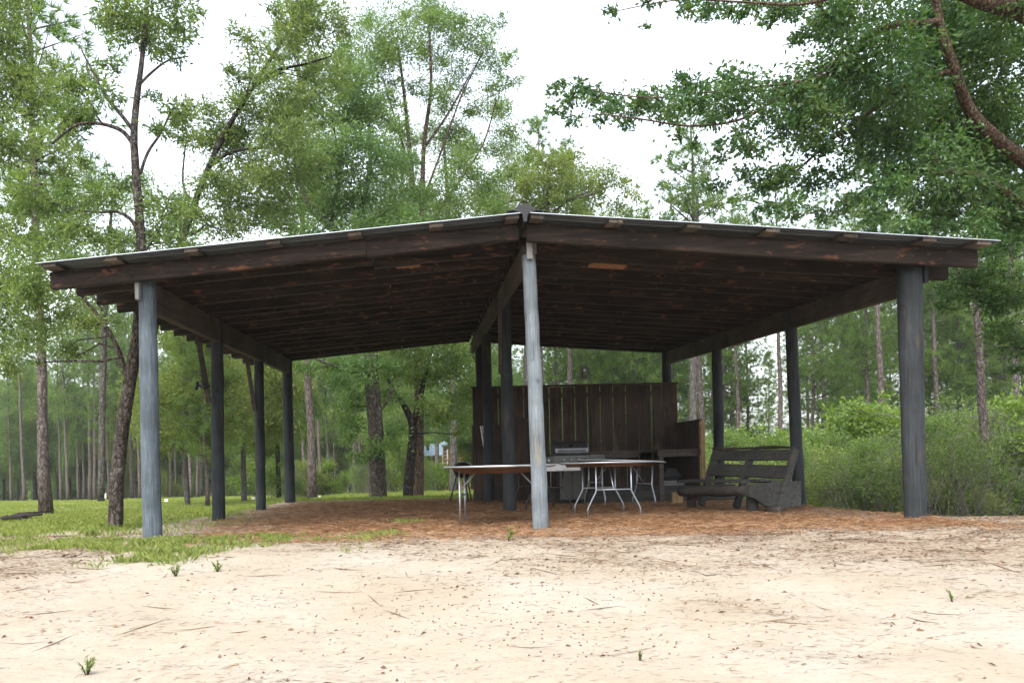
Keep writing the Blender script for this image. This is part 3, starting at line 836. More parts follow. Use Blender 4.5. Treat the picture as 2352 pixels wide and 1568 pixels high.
mb = MB(); mb.box((0, 0, .17), (.42, .36, .34)); so_ = empty('storage_box', (4.72, 15.90, .02))
tag(so_, 'plain grey storage box under the right wing of the counter', 'box')
mb.build('body', 'box_grey', so_, .012); mb = MB(); mb.box((0, 0, .365), (.45, .39, .045)); mb.build('lid', 'box_grey', so_, .01)
sk = crumple((0, 0, 0), (.40, .34, .22), seed=4).build('sack', 'sack_grey'); sk.location = (4.72, 15.9, .408)
tag(sk, 'slumped dark grey sack lying on the storage box under the counter', 'sack')
mb = MB(); mb.box((0, 0, .08), (.20, .14, .20)); bo = mb.build('wood_block', 'stud_wood', None, .006); bo.location = (4.55, 15.0, gz(4.55, 15.0) + .03)
tag(bo, 'short tan wood block on the straw below the skirt board', 'block')
# pale pole leaning on the wall
mb = MB(); mb.tube([Vector((-.05, -.04, 1.56)), Vector((.10, -.22, .36))], .014, 8); mb.tube([Vector((-.012, -.05, 1.56)), Vector((.125, -.22, .36))], .009, 8)
mb.tube([Vector((.10, -.22, .37)), Vector((.128, -.25, .10))], .05, 8)
po = mb.build('broom', ['white_paint']); po.location = (at(1110, 1000, WY - .1).x, WY - .06, 0)
tag(po, 'pale double-handled broom leaning on the left end of the plank wall', 'broom')

# ------------------------------------------------------------------ gas grill
gb = at(1307, 1150, 15.75); gr = empty('gas_grill', (gb.x, 15.6, gz(gb.x, 15.6) + .03), R(2)); tag(gr, 'stainless gas grill with four knobs in front of the plank wall', 'grill')
def extr(poly, x0, x1, mb=None, mi=0):
    mb = mb or MB(); mb.prism(poly, x0, x1, lambda p, q, t: Vector((t, p, q)), mi); return mb
mb = MB(); mb.box((0, 0, .40), (.47, .44, .66)); cab = mb.build('cabinet', 'stainless', gr, .008)
for sx_, in ((-1,), (1,)):
    mb = MB(); mb.box((sx_ * .108, -.229, .40), (.208, .016, .60)); dd = mb.build('door', 'stainless', gr, .004)
    mb = MB(); mb.tube([(sx_ * .02, -.237, .66), (sx_ * .02, -.262, .655), (sx_ * .02, -.262, .58), (sx_ * .02, -.237, .575)], .008, 8); mb.build('handle', 'steel', dd)
pol = [(-.27, .735), (-.30, .74), (-.285, .90), (.22, .90), (.22, .735)]
pan = extr(pol, -.37, .315).build('control_panel', 'panel_grey', gr, .006)
for i, kx in enumerate((-.175, -.04, .095, .225)):
    mb = MB(); mb.lathe((0, 0, 0), [(.030, 0), (.030, .012), (.022, .018), (.020, .04), (.012, .043)], 14)
    mb.v = [(p[0] + kx, -.293 - p[2], p[1] + .815) for p in mb.v]; mb.build('knob', 'steel' if i < 3 else 'black_plastic', pan)
lid = [(-.235, .905), (-.250, .955), (-.235, 1.03), (-.17, 1.115), (-.06, 1.165), (.06, 1.175), (.20, 1.10), (.22, .905)]
plain('lid_steel', (.20, .20, .21), .33, .9)
lo = extr(lid, -.31, .31).build('lid', 'lid_steel', gr, .008)
mb = MB(); mb.tube([(-.25, -.245, .985), (-.25, -.30, .995), (.25, -.30, .995), (.25, -.245, .985)], .012, 8); mb.build('handle', 'steel', lo)
mb = MB(); mb.lathe((0, 0, 0), [(.036, 0), (.036, .012), (.028, .015)], 16); rt = Matrix.Rotation(R(52), 3, 'X')
mb.v = [tuple(rt @ Vector(p) + Vector((-.01, -.205, 1.072))) for p in mb.v]; mb.build('thermometer', 'black_plastic', lo)
for sg in (-1, 1):
    if sg > 0: pl = [(.318, .905), (.60, .905), (.605, .86), (.585, .80), (.54, .762), (.318, .757)]
    else: pl = [(-.373, .88), (-.62, .88), (-.62, .76), (-.60, .745), (-.373, .745)][::-1]
    mb = MB(); mb.prism(pl, -.285, -.255, lambda p, q, t: Vector((p, t, q)))
    x0, x1 = (pl[0][0], pl[1][0] - .005) if sg > 0 else (-.615, -.373)
    mb.box(((x0 + x1) / 2, -.03, .897 if sg > 0 else .872), (abs(x1 - x0), .45, .016))
    sh = mb.build('side_shelf', 'panel_grey', gr, .004)
    if sg < 0:
        k2 = MB(); k2.lathe((0, 0, 0), [(.026, 0), (.022, .02), (.018, .035)], 12); k2.v = [(p[0] - .45, -.286 - p[2], p[1] + .815) for p in k2.v]; k2.build('knob', 'steel', sh)
for lx, ly in ((-.2, -.18), (.2, -.18), (-.2, .18), (.2, .18)):
    mb = MB(); mb.lathe((lx, ly, 0), [(.02, 0), (.03, .01), (.03, .05), (.015, .07)], 10); mb.build('caster', 'black_plastic', gr)

# ------------------------------------------------------------------ kettle grill
kx = at(1063, 1100, 17.4).x; kg = empty('kettle_grill', (kx, 17.4, gz(kx, 17.4) + .02), R(20)); tag(kg, 'black kettle charcoal grill on three splayed legs left of the plank wall', 'grill')
prof = [(0, .50), (.06, .505), (.13, .535), (.18, .59), (.205, .66), (.208, .70)]
mb = MB(); mb.lathe((0, 0, 0), prof, 24); mb.build('bowl', 'enamel_black', kg)
mb = MB(); mb.lathe((0, 0, 0), [(.213, .703), (.213, .715), (.20, .76), (.165, .805), (.10, .835), (0, .845)], 24); kl = mb.build('lid', 'enamel_black', kg)
mb = MB(); mb.tube([(-.02, 0, .84), (-.02, 0, .885), (.03, 0, .885), (.03, 0, .84)], .009, 8); mb.build('handle', 'black_plastic', kl)
for k in range(3):
    a = k * 2.094 + .5; mb = MB(); mb.tube([(math.cos(a) * .13, math.sin(a) * .13, .56), (math.cos(a) * .29, math.sin(a) * .29, -.02)], .016, 8); mb.build('leg', 'black_plastic', kg)
mb = MB(); mb.lathe((0, 0, .16), [(0, 0), (.15, .0), (.16, .015)], 16); mb.build('ash_pan', 'black_plastic', kg)

# ------------------------------------------------------------------ folding tables
def wish_leg(a, s, top, w0=.24, w1=.36):
    """half of a wishbone frame in its own plane: a = along, s = side"""
    return [Vector((a, s * w0, top)), Vector((a, s * w0, top * .50)), Vector((a, s * (w0 + .012), top * .46)), Vector((a, s * (w1 - .012), top * .20)), Vector((a, s * w1, top * .15)), Vector((a, s * w1, 0))]
def folding_table(label, loc, rz, tilt=(0, 0), rad=.76, rect=None, legm='leg_grey', top=.735, straight=False, apron=False, group='folding tables under the shelter'):
    t = empty('folding_table', loc, rz); t.rotation_euler = (tilt[0], tilt[1], rz)
    tag(t, label, 'table', group)
    mb = MB()
    if rect is None:
        n = 48; mb.lathe((0, 0, 0), [(rad - .004, top), (rad, top + .003), (rad, top + .021), (rad - .004, top + .024)], n)
        tt = mb.build('tabletop', 'table_ply', t)
        mb = MB(); mb.lathe((0, 0, 0), [(rad - .03, top - .008), (rad - .03, top - .001)], n); 
        mb.build('underside', 'table_under', t)
        mb = MB(); mb.lathe((0, 0, 0), [(rad + .0015, top + .002), (rad + .003, top + .004), (rad + .003, top + .020), (rad + .0015, top + .022)], n, capb=False, capt=False); mb.build('edge_band', 'steel', tt)
        A = .48
        q = [(-A - .03, -.33), (A + .03, -.33), (A + .03, -.36), (-A - .03, -.36)]
        if apron:
            mb = MB(); mb.lathe((0, 0, 0), [(.40, top - .075), (.48, top - .075), (.60, top - .018), (.615, top - .0095)], n, capt=False); mb.build('apron', 'table_under', t)
        else:
            mb = MB(); mb.lathe((0, 0, 0), [(.50, top - .045), (.55, top - .045), (.57, top - .0095)], n, capt=False)
            mb.build('apron', 'table_under', t)
    else:
        lx, ly = rect; mb.box((0, 0, top + .012), (lx, ly, .024)); mb.build('tabletop', 'table_white', t, .004)
        mb = MB()
        for s in (-1, 1):
            mb.box((0, s * (ly / 2 - .015), top - .044), (lx - .01, .025, .086)); mb.box((s * (lx / 2 - .015), 0, top - .044), (.025, ly - .056, .086))
        mb.build('apron', 'table_white', t, .003); A = lx / 2 - .30
    tz = top - .01
    for e in (-1, 1):
        for s in (-1, 1):
            mb = MB(); pts = wish_leg(e * A, s, tz)
            if straight: pts = [Vector((e * A, s * .30, tz)), Vector((e * A, s * .30, .3)), Vector((e * A, s * .30, 0))]
            mb.tube(pts, .0115, 8); mb.build('leg', legm, t)
        mb = MB(); w = .24 if not straight else .30
        mb.tube([(e * A, -w, tz * .52), (e * A, w, tz * .52)], .011, 8); mb.build('crossbar', legm, t)
        mb = MB(); mb.tube([(e * A, 0, tz * .52), (e * A * .45, 0, tz - .02)] if not straight else [(e * A, -.2, tz * .62), (e * (A - .22), -.2, tz - .03)], .009, 6)
        mb.build('strut', legm, t)
    return t
def gm(x, y): return float(ground(x, y) + np.maximum(mulch_h(x, y), 0))
cx = at(1146, 1080, 10.65).x
folding_table('round folding table nearest the pale centre post with straight thin legs', (cx, 10.65, gm(cx, 10.65) + .012), R(-9), rad=.722, straight=True, apron=True, top=.72)
folding_table('rectangular white-edged folding table on black wishbone legs behind the centre post', (1.90, 13.70, gm(1.86, 13.2)), R(94), rect=(1.83, .90), legm='leg_black', top=.715)
cx = at(1391, 1075, 11.8).x
folding_table('round folding table on silver wishbone legs in front of the gas grill', (cx, 11.8, gm(cx, 11.8)), R(90), rad=.66, top=.735)
folding_table('round folding table tilting to the right in front of the counter', (3.37, 14.4, gm(3.4, 14.4)), R(17), (0, R(3.0)), rad=.76, top=.74)

# ------------------------------------------------------------------ rustic bench
bn = empty('rustic_bench', (4.9, 12.3, 0)); tag(bn, 'heavy rustic log bench with two-plank backrest against the right post', 'bench')
ib = -Vector((4.9, 12.3, 0))
ax = Vector((.487, -.873, 0)); nf = Vector((-.87, -.49, 0))
FL, FR = Vector((3.81, 12.73, 0)), Vector((4.48, 11.53, 0))
def PB(mb, name, mat, bevel=0): return PW(mb, name, mat, bevel, bn, ib)
mb = MB(); a, b = FL + ax * .15 + Vector((0, 0, .315)), FR + ax * .02 + Vector((0, 0, .325))
mb.tube([a.lerp(b, k / 8) + Vector((0, 0, random.gauss(0, .006))) for k in range(9)], [.078 + random.gauss(0, .004) for k in range(9)], 12); PB(mb, 'front_log', 'bench_log')
def obl(mb, c0, c1, w, h, up): mb.beam(c0, c1, w, h, up)
TL, TR = Vector((4.65, 13.2, .92)), Vector((5.32, 12.0, .90))
rec = (-nf * .19 + Vector((0, 0, .42))).normalized()      # up along the back
for k, (off, hh) in enumerate(((-.085, .165), (-.325, .20))):
    mb = MB(); jj = .03 * k
    a, b = TL + rec * off - ax * .06, TR + rec * (off - jj) + ax * .01
    mb.beam(a, b, .035, hh, rec); PB(mb, 'back_plank', 'bench_paint', .004)
for T, s in ((TL, -.02), (TR, .03), (TL.lerp(TR, .48), 0)):
    mb = MB(); e = T + ax * s; off_ = -nf * .045 if s != .03 else ax * .035
    mb.beam(e + off_ - rec * .95, e + off_ + rec * (.01 if s else -.1), .045, .13, nf); PB(mb, 'back_support', 'bench_paint', .004)
for k, (o1, o2, w) in enumerate(((.02, .24, .20), (.26, .46, .18), (.48, .66, .17))):
    mb = MB(); z = .455 + .012 * (k % 2)
    a, b = FL - nf * ((o1 + o2) / 2) + ax * (.05 if k == 0 else .0), FR - nf * ((o1 + o2) / 2) + ax * (-.12 if k == 0 else .02)
    mb.beam(a + Vector((0, 0, z)), b + Vector((0, 0, z + random.uniform(-.01, .015))), w, .035); PB(mb, 'seat_plank', 'bench_paint', .004)
def sidepanel(o, r, lift):
    mb = MB(); n_ = -nf
    pl = [(0, .43), (1.10, .44), (1.10, .07), (.42, .05), (.10, .22), (0, .25)]
    th = ax * .04
    mb.prism(pl, 0, 1, lambda p, q, t: o + n_ * p + Vector((0, 0, q)) + th * (t - .5)); PB(mb, 'side_board', 'bench_paint', .004)
sidepanel(FR + ax * .03, 0, 0)
for p, r, mat in ((FR - nf * .42 + ax * .10, .10, 'bench_log'), (FR - nf * .25 - ax * .12, .085, 'bench_paint'), (FL - nf * .22 + ax * .16, .075, 'bench_log')):
    mb = MB(); g = gm(p.x, p.y); h_ = .08 if mat == 'bench_log' and r > .09 else .26
    mb.tube([(p.x, p.y, g - .1), (p.x, p.y, g + .1), (p.x + .01, p.y, h_)], [r * 1.05, r, r * .95], 12, jit=.06); PB(mb, 'foot', mat)
# bark covered limb lying along the top of the back
mb = MB(); a, b = TL - ax * .05 + Vector((0, 0, .03)), TR + ax * .15 + Vector((0, 0, .035))
mb.tube([a.lerp(b, k / 10) + Vector((0, 0, random.gauss(0, .006))) for k in range(11)], [.020 + random.gauss(0, .004) for k in range(10)] + [.01], 7, jit=.4)
lm = mb.build('fallen_limb', 'bench_log', None, loc=tuple(a)); tag(lm, 'rough bark-covered limb lying along the top of the bench back', 'branch')

# ------------------------------------------------------------------ right hand oak over the roof
HY = 10.2
skel = [
 px_branch([(2700, 1230, 110, 12.2), (2660, 1000, 95, 12.0), (2600, 760, 85, 11.7), (2500, 540, 44, 11.3), (2400, 410, 34, 10.9), (2300, 328, 29, 10.5), (2230, 258, 26, 10.2), (2192, 160, 22, 9.9), (2158, 50, 18, 9.7), (2140, -90, 16, 9.6)], 11),
 px_branch([(2600, 760, 60, 11.7), (2560, 400, 60, 10.9), (2480, 120, 56, 10.3), (2360, 30, 46, 9.9), (2260, 5, 34, 9.7), (2100, -60, 20, 9.5)], 10),
 px_branch([(2500, 560, 36, 11.3), (2400, 500, 24, 11.0), (2310, 440, 16, 10.7), (2240, 400, 12, 10.5), (2120, 400, 8, 10.3), (2000, 420, 5, 10.2)], 10),
 px_branch([(2158, 50, 14, 9.7), (2040, 60, 13, 9.7), (1960, 110, 11, 9.8), (1880, 170, 9, 9.9), (1780, 230, 7, 10), (1700, 275, 6, 10), (1590, 290, 5, 10), (1480, 275, 4, 10), (1380, 262, 3, 10)], 10),
 px_branch([(2190, 160, 12, 9.9), (2080, 200, 10, 10), (1980, 270, 8, 10.2), (1900, 330, 7, 10.3), (1820, 400, 5, 10.4), (1740, 440, 3, 10.4)], 10),
 px_branch([(2040, 60, 9, 9.7), (1900, 170, 7, 9.8), (1740, 200, 6, 9.8), (1600, 215, 4, 9.8), (1480, 225, 3, 9.8), (1320, 200, 2, 9.8)], 10),
 px_branch([(2100, -60, 14, 9.5), (1960, -20, 12, 9.5), (1840, 10, 7, 9.5), (1700, 5, 5, 9.5), (1560, 0, 3, 9.5), (1420, 25, 2, 9.5)], 10),
 px_branch([(2600, 760, 40, 11.7), (2480, 720, 22, 12.4), (2380, 690, 14, 12.6), (2290, 660, 9, 12.7), (2190, 650, 5, 12.7)], 12),
]
cl = [(2280,60,80),(2200,100,90),(2310,160,90),(2230,220,80),(2100,60,85),(2120,160,85),(2040,100,75),(1960,60,65),(2000,170,70),(1930,130,60),(1900,40,50),(1860,180,48),(1960,235,55),(2060,250,80),(2160,280,80),(2310,280,85),(2250,350,80),(2330,400,65),(2150,370,80),(2060,350,65),(1970,320,50),(1900,260,45),(1840,260,48),(1800,200,42),(1760,235,42),(1720,185,36),(1700,255,36),(1660,180,32),(1640,240,36),(1590,195,28),(1560,240,32),(1510,220,28),(1470,240,32),(1420,235,26),(1380,215,22),(1330,200,17),(1290,190,13),(1440,285,18),(1380,270,20),(1320,275,17),(1265,262,16),(1790,300,42),(1725,330,32),(1845,335,42),(1800,395,42),(1745,415,32),(1860,420,40),(1700,395,24),(1660,365,20),(1640,430,24),(1925,400,34),(1980,440,34),(2050,430,44),(2120,450,44),(2200,430,55),(2280,460,55),(2345,500,48),(1820,465,26),(1900,495,26),(1760,475,22),(2020,495,26),(1800,20,26),(1720,10,26),(1640,10,26),(1580,20,18),(1500,0,18),(1405,30,16),(1480,60,12),
 (2230,0,80),(2340,0,80),(2120,-20,80),(1980,-10,60),(2290,500,40,11.5)]
cl += [(1560,15,20),(1680,25,24),(1760,45,24),(1620,40,14),(1880,60,38),(1830,90,22),(1740,0,30),(1840,-5,34),(1320,225,22),(1360,235,24),(1410,250,26),(1450,260,24),(1500,255,28),(1545,270,26),(1610,225,30),(1680,215,34),(1640,275,26),(1560,200,22),(1270,215,14),(1300,235,16),(1780,265,34),(1830,230,36),(1890,215,36),(1950,290,36),(1700,310,24),(2020,300,44),(1860,300,34),(1950,180,44),(2080,210,50),(1820,500,18),(1940,470,24),(1990,540,18),(2080,520,26),(2150,520,30),(2240,520,34),(1700,460,18),(1560,310,16),(1600,330,14),(1670,320,18)]
cl += [(random.uniform(2060, 2350), random.uniform(330, 560), random.uniform(24, 44), random.uniform(10.6, 11.8)) for k in range(16)] + [(random.uniform(2040, 2350), random.uniform(0, 300), random.uniform(30, 44), random.uniform(11.2, 12)) for k in range(10)]
limb_ = [(2158, 0), (2160, 60), (2190, 160), (2230, 265), (2300, 335), (2380, 400)]
cl = [(q[0], q[1], q[2], 11.0 + random.uniform(-.25, .6)) if min(math.hypot(q[0] - a, q[1] - b) for a, b in limb_) < 120 and len(q) == 3 else q for q in cl]
cl2 = [(2325,560,38,12.6),(2280,620,46,12.6),(2335,680,48,12.6),(2245,680,38,12.6),(2200,625,36,12.6),(2180,665,26,12.6),(2300,760,38,12.6),(2345,800,38,12.6),(2165,705,20,12.6),(2340,850,18,12.6),(2140,600,24,12.8),(2260,560,36,13),(2200,560,30,13),(2290,700,36,12.6)]
grow('oak_tree', skel, px_clusters(cl, HY, .7) + px_clusters(cl2, 12.6, .2), (.076, .034), 'leaf_hero', 'red_bark',
     'large oak at the right edge whose leafy limbs hang over the pavilion roof', dens=.56, flat=.7, sub=12, spread=.46, drop=.25, fill=1)

# ------------------------------------------------------------------ left trees
Y = 11.6
skel = [px_branch([(262,1235,40),(266,1180,34),(272,1060,32),(296,890,30),(316,760,27),(325,600,23),(318,470,21),(308,330,18),(313,240,15),(328,120,11),(342,-60,7)], Y),
 px_branch([(308,335,11),(285,305,10),(255,290,9),(215,283,8),(170,290,6),(120,330,4)], Y), px_branch([(306,300,10),(275,260,9),(245,225,7),(215,170,5),(185,110,3)], Y),
 px_branch([(322,400,8),(340,350,7),(370,305,5),(395,250,4)], Y), px_branch([(325,560,10),(305,510,9),(270,487,7),(225,488,5),(160,480,3)], Y),
 px_branch([(297,880,15),(270,800,12),(240,745,10),(205,700,8),(165,655,5),(110,600,3)], Y), px_branch([(240,745,6),(205,745,5),(180,750,3)], Y),
 px_branch([(316,200,7),(345,170,6),(385,140,4),(430,130,2)], Y), px_branch([(322,600,7),(345,560,5),(370,520,4)], Y)]
cl = [(330,30,55),(255,15,40),(400,15,38),(425,70,28),(285,70,38),(395,120,26),(360,70,40),(300,40,36),(450,30,18),(205,180,38),(240,210,30),(180,230,42),(262,150,20),(350,220,16),(375,300,28),(400,250,28),(430,290,24),(130,290,44),(185,275,30),(222,450,38),(150,470,42),(275,420,26),(90,480,46),(55,440,40),(200,520,34),(130,540,44),(380,480,42),(415,540,42),(360,545,36),(345,470,20),(100,620,56),(50,560,54),(40,680,50),(150,690,38),(205,740,28),(120,740,34),(240,640,20),(60,780,44),(150,800,28),(30,840,30),(280,560,20),(250,545,22),(290,600,20),(310,700,14),(270,680,16)]
grow('oak_tree', skel, px_clusters(cl, Y, .6), (.085, .030), 'leaf_oak', 'oak_bark', 'crooked grey-barked oak leaning just left of the front corner post', dens=.5, flat=.72, spread=.5, tonebias=.05, fill=2)

Y = 15
skel = [px_branch([(-150,1200,46),(-140,900,40),(-120,600,34),(-90,350,26),(-60,150,18),(-40,-50,10)], Y), px_branch([(-120,600,14),(-60,560,10),(0,520,6)], Y), px_branch([(-95,380,14),(-30,300,9),(40,270,5)], Y)]
cl = [(15,30,50),(-20,80,60),(60,250,52),(105,215,50),(30,345,44),(140,170,36),(-10,180,60),(0,300,50),(0,540,42),(20,620,50),(60,650,40),(20,760,46),(-20,680,60),(150,390,24),(110,330,34),(180,370,20)]
grow('oak_tree', skel, px_clusters(cl, Y, .8), (.10, .034), 'leaf_yellow', 'dark_bark', 'yellow-green broadleaf tree mostly beyond the left edge of the view', dens=.6, spread=.48, fill=2)

Y = 18
skel = [px_branch([(346,1180,22),(346,1000,20),(348,800,18),(380,660,17),(416,560,16),(446,470,15),(480,384,14),(520,300,12),(560,235,10),(600,170,9),(680,44,5)], Y),
 px_branch([(480,384,10),(520,355,8),(570,342,6),(620,340,4)], Y), px_branch([(575,210,9),(630,165,8),(700,148,5),(760,130,3)], Y), px_branch([(560,235,6),(575,180,5),(570,120,3)], Y), px_branch([(446,470,6),(420,420,5),(430,300,3)], Y)]
cl = [(560,330,62),(500,300,46),(620,285,55),(665,320,50),(565,255,46),(640,200,44),(700,230,46),(600,140,32),(560,85,24),(660,60,42),(720,80,44),(740,150,46),(760,40,32),(545,180,24),(450,330,30),(430,265,24),(480,420,40),(520,440,46),(570,420,50),(625,400,52),(680,390,50),(500,530,40),(430,470,26),(470,250,24),(600,480,44),(650,470,44),(700,20,30),(540,520,30)]
grow('oak_tree', skel, px_clusters(cl, Y, 1.2), (.105, .036), 'leaf_yellow', 'dark_bark', 'dark-trunked oak slanting to the right behind the left roof slope', dens=.58, spread=.5, fill=2)

Y = 23
skel = [px_branch([(870,1175,48),(868,1120,39),(864,1000,36),(855,880,33),(850,790,30),(838,680,30),(810,590,26),(760,520,22),(724,490,16),(692,430,10),(680,380,6)], Y), px_branch([(810,590,16),(830,480,14),(850,380,10),(845,250,6)], Y),
 px_branch([(854,880,15),(825,862,12),(790,845,10),(755,836,7),(722,822,4)], Y), px_branch([(760,520,10),(770,460,8),(780,380,6),(760,260,4)], Y), px_branch([(860,960,8),(890,920,6),(905,890,4)], Y)]
cl = [(800,420,60),(865,350,58),(765,330,52),(840,260,52),(760,455,52),(830,500,56),(700,470,48),(650,500,46),(905,420,46),(885,500,50),(790,250,44),(740,250,36),(820,180,42),(720,390,40),(790,180,30),(800,110,26),(780,870,26),(815,915,34),(800,970,34),(905,1000,26),(885,910,36),(750,850,22),(700,850,20),(830,840,40),(900,850,30),(770,830,30),(870,1030,26),(820,1050,20),(840,520,40),(720,530,40),(940,520,40)]
grow('oak_tree', skel, px_clusters(cl, Y, 1.5), (.125, .045), 'leaf_blue', 'oak_bark', 'stout mottled oak trunk behind the pavilion with deep green crown', dens=.6, spread=.48, fill=2)

Y = 26
skel = [px_branch([(961,1160,26),(962,1000,23),(961,800,20),(958,650,17),(952,540,16),(945,400,12),(932,250,8),(915,110,4)], Y), px_branch([(957,640,13),(968,500,12),(974,330,10),(990,200,7),(985,50,4)], Y),
 px_branch([(965,560,9),(1010,480,8),(1060,410,6),(1110,330,4),(1140,230,3)], Y), px_branch([(974,340,6),(1030,260,5),(1080,170,3)], Y), px_branch([(968,470,6),(1020,330,5),(1060,220,4),(1110,120,3)], Y), px_branch([(945,400,6),(915,300,5),(880,180,3)], Y), px_branch([(960,600,8),(1040,545,7),(1120,500,5),(1180,450,3)], Y)]
cl = [(900,60,44),(960,40,44),(1020,60,36),(860,110,42),(930,110,40),(1010,130,40),(1080,85,32),(1120,130,28),(870,170,36),(1060,170,34),(1130,200,24),(1170,130,16),(990,210,24),(1100,250,24),(1150,255,20),(920,290,20),(1060,370,34),(1100,430,34),(1010,440,28),(1130,340,20),(920,440,36),(955,370,14),(1060,470,36),(1150,470,30),(1180,300,20),(1040,310,22),(1190,380,22),(1180,190,14),(1000,500,32),(1110,510,34),(1050,40,24),(830,60,24),(990,20,30),(1160,400,20),(900,230,22),(940,200,20),(1020,220,26),(1050,300,22),(1000,300,20),(935,330,20),(1080,330,22),(1030,400,24),(880,330,26),(980,450,24),(1140,60,18),(1150,160,20),(860,240,26)]
grow('tall_tree', skel, px_clusters(cl, Y, 1.5), (.12, .036), 'leaf_far', 'warm_bark', 'tall airy tree with several pale upright stems rising left of the roof ridge', dens=.5, spread=.52, fill=2)

Y = 25
skel = [px_branch([(934,1160,24),(944,1050,22),(948,980,20),(930,935,14),(908,905,10),(890,870,6)], Y), px_branch([(948,980,14),(968,900,12),(985,830,9),(1000,760,6)], Y)]
cl = [(1000,860,44),(1050,850,40),(1040,920,40),(990,930,30),(1070,800,40),(1010,800,40),(930,850,36),(1060,970,26),(1020,960,22),(890,840,30),(950,800,40),(900,790,40),(1080,900,36)]
grow('oak_tree', skel, px_clusters(cl, Y, 1.5), (.125, .045), 'leaf_oak', 'dark_bark', 'dark forked oak close beside the straight tall trunk behind the pavilion', dens=.65, spread=.48, fill=1)

Y = 35
skel = [px_branch([(1040,1160,18),(1042,900,16),(1035,650,13),(1030,500,10),(1020,330,5)], Y), px_branch([(1035,640,8),(960,540,6),(900,440,4),(850,330,2)], Y), px_branch([(1034,600,8),(1090,500,6),(1140,400,3)], Y)]
cl = [(random.uniform(760, 1190), random.uniform(240, 520), random.uniform(18, 40)) for k in range(26)] + [(random.uniform(700, 1180), random.uniform(430, 530), random.uniform(24, 44)) for k in range(14)]
grow('tall_tree', skel, px_clusters(cl, Y, 1.5), (.12, .04), 'leaf_oak', 'pale_bark', 'slim lacy tree directly behind the tall airy one left of the ridge', dens=.42, spread=.55, fill=1)
Y = 29
skel = [px_branch([(232,1150,16),(236,900,15),(242,700,12),(250,560,9),(262,420,4)], Y), px_branch([(240,700,7),(320,560,5),(400,480,3)], Y), px_branch([(240,720,7),(160,600,5),(90,500,3)], Y)]
cl = [(random.uniform(60, 440), random.uniform(400, 590), random.uniform(20, 44)) for k in range(26)] + [(random.uniform(100, 300), random.uniform(590, 760), random.uniform(20, 40)) for k in range(10)]
grow('tall_tree', skel, px_clusters(cl, Y, 1.5), (.12, .042), 'leaf_far', 'pale_bark', 'light green slim tree seen through the branches of the crooked left oak', dens=.45, spread=.55, fill=1)

Y = 30
skel = [px_branch([(1215,1160,26),(1212,900,22),(1220,640,16),(1245,530,13),(1258,470,11),(1262,380,6)], Y), px_branch([(1245,530,8),(1290,470,6),(1350,440,4)], Y), px_branch([(1250,500,7),(1200,460,5),(1150,470,3)], Y), px_branch([(1258,470,6),(1330,455,5),(1400,430,3)], Y)]
cl = [(1230,420,34),(1290,400,34),(1345,395,32),(1285,450,34),(1385,400,24),(1200,460,30),(1345,450,30),(1405,480,22),(1240,370,24),(1200,400,22),(1420,420,20),(1310,370,22),(1250,480,26),(1330,500,24),(1390,510,22),(1460,450,16),(1180,500,26)]
grow('small_oak', skel, px_clusters(cl, Y, 1.2), (.12, .05), 'leaf_pale', 'pale_bark', 'light yellow-green spreading oak showing just above the roof ridge', dens=.6, spread=.5, fill=2)

Y = 33
skel = [px_branch([(1590,1160,20),(1594,700,14),(1600,560,10),(1602,440,5)], Y), px_branch([(1598,520,5),(1540,470,3)], Y)]
cl = [(1600,420,24),(1560,460,22),(1640,470,22),(1590,480,26),(1530,500,18),(1650,520,22),(1690,500,18),(1520,430,16),(1480,490,16),(1620,380,16),(1720,510,16)]
grow('small_oak', skel, px_clusters(cl, Y, 1.2), (.12, .045), 'leaf_oak', 'pale_bark', 'thin-crowned small tree showing above the right roof slope', dens=.5, spread=.5, fill=2)

# ------------------------------------------------------------------ pines
protos = [make_pine('pine_tree', 19, .46, .15, 11, blen=2.5), make_pine('pine_tree', 21, .55, .16, 12, blen=2.2, dense=.9), make_pine('pine_tree', 16, .36, .12, 13, blen=2.1), make_pine('pine_tree', 13, .22, .10, 14, blen=2.3)]
used_p = [False] * 4
def pine(x, Y, kind, sc=1.0, rz=None, label=None, group=None, lean=0):
    X = at(x, 1100, Y).x
    if not used_p[kind]: o = protos[kind]; used_p[kind] = True
    else: o = copy_tree(protos[kind])
    o.location = (X, Y, gz(X, Y) - .05); o.rotation_euler = (0, lean, random.uniform(0, 6.28) if rz is None else rz); o.scale = (sc,) * 3
    tag(o, label, 'pine tree', group); return o
pine(101, 22, 0, .92, 1.0, 'nearest left pine standing on the lawn beside the crooked oak')
pine(717, 31, 1, .95, 2.0, 'straight pine just right of the rear left post')
pine(2268, 16, 1, .52, .5, 'pale slender pine right of the dark front corner post', lean=-.02)
pine(2032, 40, 1, 1.0, 1.5, 'reddish pine left of the right front corner post')
pine(1998, 44, 0, .9, 2.5, 'dark straight pine beside the reddish one on the right')
pine(1793, 42, 1, .85, 3.1, 'lone pine against open sky above the bench')
pine(1614, 34, 0, .95, .2, 'thick pine just right of the return wall')
pine(1308, 45, 1, 1.0, 4.0, 'pale pine rising over the middle of the plank wall')
pine(476, 34, 3, .75, 4.2, 'small pine with bare lower branches between the left posts')
pine(1243, 40, 0, .95, 5.0, 'pine with its tip just above the roof ridge')
pine(2345, 30, 0, .85, .7, 'pine trunk at the right edge under the oak leaves')
